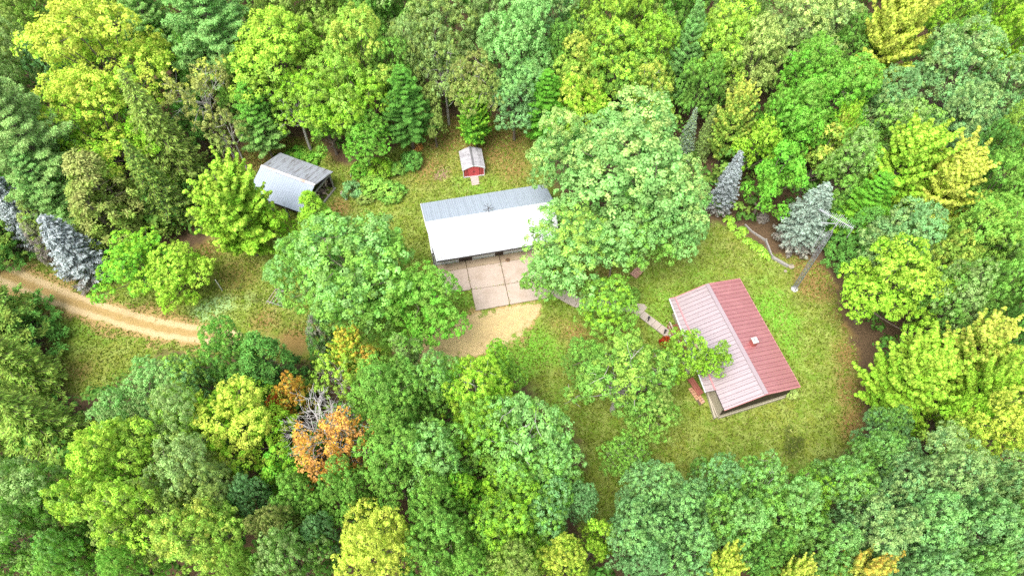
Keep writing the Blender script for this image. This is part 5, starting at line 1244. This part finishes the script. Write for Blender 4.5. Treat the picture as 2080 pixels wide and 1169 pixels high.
# --- lower right
P(1315, 1000, 70, 12, 'round', 'bluegreen', 'bluish oak at the south end of the lawn notch', 'mint', .4, var=0)
P(1280, 1085, 72, 13, 'round', 'bluegreen', 'bluish oak below the notch oak near the bottom', 'mint', .3)
P(1380, 1050, 60, 13, 'oak', 'bluegreen', 'bluish green crown between notch oak and the lawn edge oak', 'mint', .3)
P(1455, 985, 60, 12, 'round', 'mid', 'dark green rounded crown at the south lawn edge', 'bluegreen', .4)
P(1540, 985, 66, 13, 'open', 'green', 'pale green open oak at the middle of the south lawn edge', 'mint', .4)
P(1470, 1070, 80, 14, 'oak', 'green', 'large green oak behind the south lawn edge', 'mint', .35)
P(1580, 1050, 82, 14, 'oak', 'green', 'large green oak behind the open lawn edge oak', 'mint', .3, var=0)
P(1700, 985, 66, 13, 'oak', 'green', 'oak with pale dead twigs at the south east lawn corner', 'mint', .4)
P(1640, 1010, 50, 11, 'open', 'green', 'loose green crown with a red leaf patch on the south lawn edge', 'lime', .2)
P(1770, 945, 56, 12, 'round', 'mid', 'mid green crown below the isolated bluish tree', 'mint', .3)
P(1810, 990, 66, 14, 'round', 'bluegreen', 'grey bluish oak in the lower right woods, nearest the lawn corner', 'sage', .3)
P(1905, 960, 86, 16, 'round', 'bluegreen', 'tall bluish oak in the lower right woods', 'sage', .45, var=2)
P(2000, 1000, 62, 14, 'oak', 'bluegreen', 'bluish crown between the tall bluish oak and the right edge', 'sage', .4)
P(2055, 1050, 62, 15, 'oak', 'mid', 'green crown at the right edge under the yellow maple', 'sage', .3)
P(1740, 1080, 82, 14, 'round', 'bluegreen', 'bluish clumpy oak near the bottom right', 'sage', .35)
P(1850, 1075, 82, 15, 'round', 'bluegreen', 'second bluish clumpy oak, east of its twin near the bottom right', 'mint', .35)
P(1965, 1085, 82, 15, 'oak', 'bluegreen', 'third bluish clumpy oak toward the lower right corner', 'mint', .4)
P(2055, 1140, 60, 15, 'oak', 'bluegreen', 'bluish crown in the lower right corner', 'sage', .4)
P(1660, 1115, 62, 13, 'oak', 'mid', 'mid green crown near the bottom between the large oak and the clumpy oaks', 'mint', .3)
P(1380, 1130, 66, 13, 'oak', 'bluegreen', 'bluish green crown at the bottom edge, left of the yellow tips', 'mint', .3)
P(1300, 1155, 50, 13, 'round', 'bluegreen', 'bluish crown cut by the bottom edge near the lawn end')
P(1455, 1165, 50, 14, 'spiky', 'ylime', 'yellow spiky maple cut by the bottom edge, left of the golden one', 'yellow', .5)
P(1545, 1130, 52, 12, 'oak', 'deep', 'dark green crown at the bottom edge between the yellow maples', 'mid', .4)
P(1740, 1170, 60, 13, 'spiky', 'gold', 'golden maple cut by the bottom edge', 'orange', .06)
P(1600, 1172, 42, 12, 'spiky', 'ylime', 'yellow maple tip at the bottom edge just west of the golden maple', 'gold', .4)
P(1860, 1155, 66, 14, 'oak', 'bluegreen', 'bluish crown cut by the bottom edge right of the golden maple', 'mint', .3)
P(1960, 1165, 60, 14, 'oak', 'mid', 'green crown cut by the bottom edge toward the lower right corner', 'mint', .3)
# --- shrubs and bed plants
S_ = [(838, 326, 27, 1.9, 'deep', 'dense dark green rounded bush west of the red shed'), (716, 387, 24, 1.9, 'bluegreen', 'dark bluish bush at the corner of the garden bed'), (757, 378, 34, 1.7, 'green', 'green bush in the middle of the garden bed'),
      (795, 388, 30, 1.5, 'mid', 'low bush at the south end of the garden bed'), (772, 345, 30, 2.4, 'lime', 'tall lime shrub in the garden bed'), (735, 348, 26, 1.8, 'bright', 'bright bush beside the white board'), (805, 345, 22, 1.3, 'mid', 'small bush between the lime shrub and the dark rounded bush'),
      (600, 312, 24, 1.2, 'bright', 'taller of the vivid weeds behind the woodshed'), (628, 322, 24, 1.0, 'bright', 'lower of the vivid weeds behind the woodshed'), (1352, 693, 13, 1.2, 'red', 'little red leaved shrub at the end of the walkway'),
      (848, 300, 12, .8, 'rust', 'tiny reddish plant above the dark rounded bush'), (1549, 442, 15, .7, 'greybrown', 'greyish brown low shrub at the edge of the tower spruce'), (1610, 800, 14, .9, 'straw', 'dry twiggy shrub at the front corner of the house'),
      (1285, 600, 18, 1.2, 'green', 'green bush beside the brick pad under the great oak'), (740, 400, 22, 1.0, 'olive', 'olive low shrub in front of the bluish bush')]
for px, py, r, h, c, lab in S_: P(px, py, r, h, 'shrub', c, lab, 'ygreen' if c in ('green', 'lime', 'bright', 'mid') else c, .25)
for (px, py, r), lab in zip(((1481, 446, 15), (1487, 460, 12), (1509, 468, 14), (1500, 476, 11), (1519, 489, 12), (1532, 497, 13), (1543, 503, 12), (1550, 512, 13), (1557, 520, 11)),
    ('tallest light green hosta at the north end of the edged bed', 'light green hosta second from the north end of the edged bed', 'round hosta beside the first timber of the edging', 'small hosta on the lawn side of the round hosta', 'hosta at the middle of the edged bed',
     'hosta beside the third edging timber', 'hosta just south of the third edging timber', 'hosta near the bend of the edging', 'last hosta at the corner stake of the edging')):
    P(px, py, r * .85, .6, 'hosta', 'ygreen', lab, 'lime', .4)

# undergrowth that fills the floor of the woods, too tangled to count
def undergrowth(n):
    rng = np.random.default_rng(5); L = Leaves(rng); Q = rng.uniform([-75, 4], [75, 100], (n * 3, 2)); Q = Q[sdist(Q, LAWN) < -1.2]
    d, _ = drive_field(Q); Q = Q[d < -2.0][:n]; h = rng.uniform(.5, 6.0, len(Q)) * np.clip(-sdist(Q, LAWN) / 4, .25, 1)
    C = np.stack([Q[:, 0], Q[:, 1], h], -1); O = unit(rng.normal(0, .4, C.shape) + [0, 0, 1.0])
    L.clumps(C, O, rng.uniform(.6, 1.3, len(C)), 30, .42, .30, rng.random(len(C)))
    o = link('undergrowth', L.mesh('undergrowth')); o.color = (.12, .28, .05, 1); o['accent'] = [.22, .34, .06]; o['amount'] = .3
    return tag(o, 'tangled green undergrowth on the floor of the woods', 'undergrowth', None, 'stuff')
undergrowth(5600)
def far_woods():
    """The woods go on all round the yard: one mass of crowns beyond what the photograph frames."""
    rng = np.random.default_rng(9); L = Leaves(rng); Q = rng.uniform([-120, -25], [120, 140], (2600, 2)); keep = []
    for q in Q:
        z = rng.uniform(7, 11); v = np.array([q[0], q[1], z - CAM_H]); dz = v @ _fw; u = FOCAL * (v @ _rt) / dz; w = -FOCAL * (v @ _up) / dz; m = 5.0 * FOCAL / max(dz, 1)
        if dz > 5 and abs(u) < 1040 + m and abs(w) < 585 + m: continue
        if dz < 5 or abs(u) > 1040 + m + 700 or abs(w) > 585 + m + 700: continue
        if all((q[0] - k[0]) ** 2 + (q[1] - k[1]) ** 2 > 36 for k in keep): keep.append((q[0], q[1], z))
    for x, y, z in keep:
        d = unit(rng.normal(0, 1, (70, 3)) + [0, 0, .5]); C = d * np.array([3.9, 3.9, 4.2]) + [x, y, z]
        L.clumps(C, d, rng.uniform(.7, 1.2, 70), 16, .5, .36, np.full(70, rng.random()))
    o = link('far_woods', L.mesh('far_woods')); o.color = (.20, .44, .08, 1); o['accent'] = [.34, .54, .09]; o['amount'] = .5
    return tag(o, 'continuous mass of woods going on beyond the yard', 'woods', None, 'stuff')
far_woods()
scatter_grass(90000)
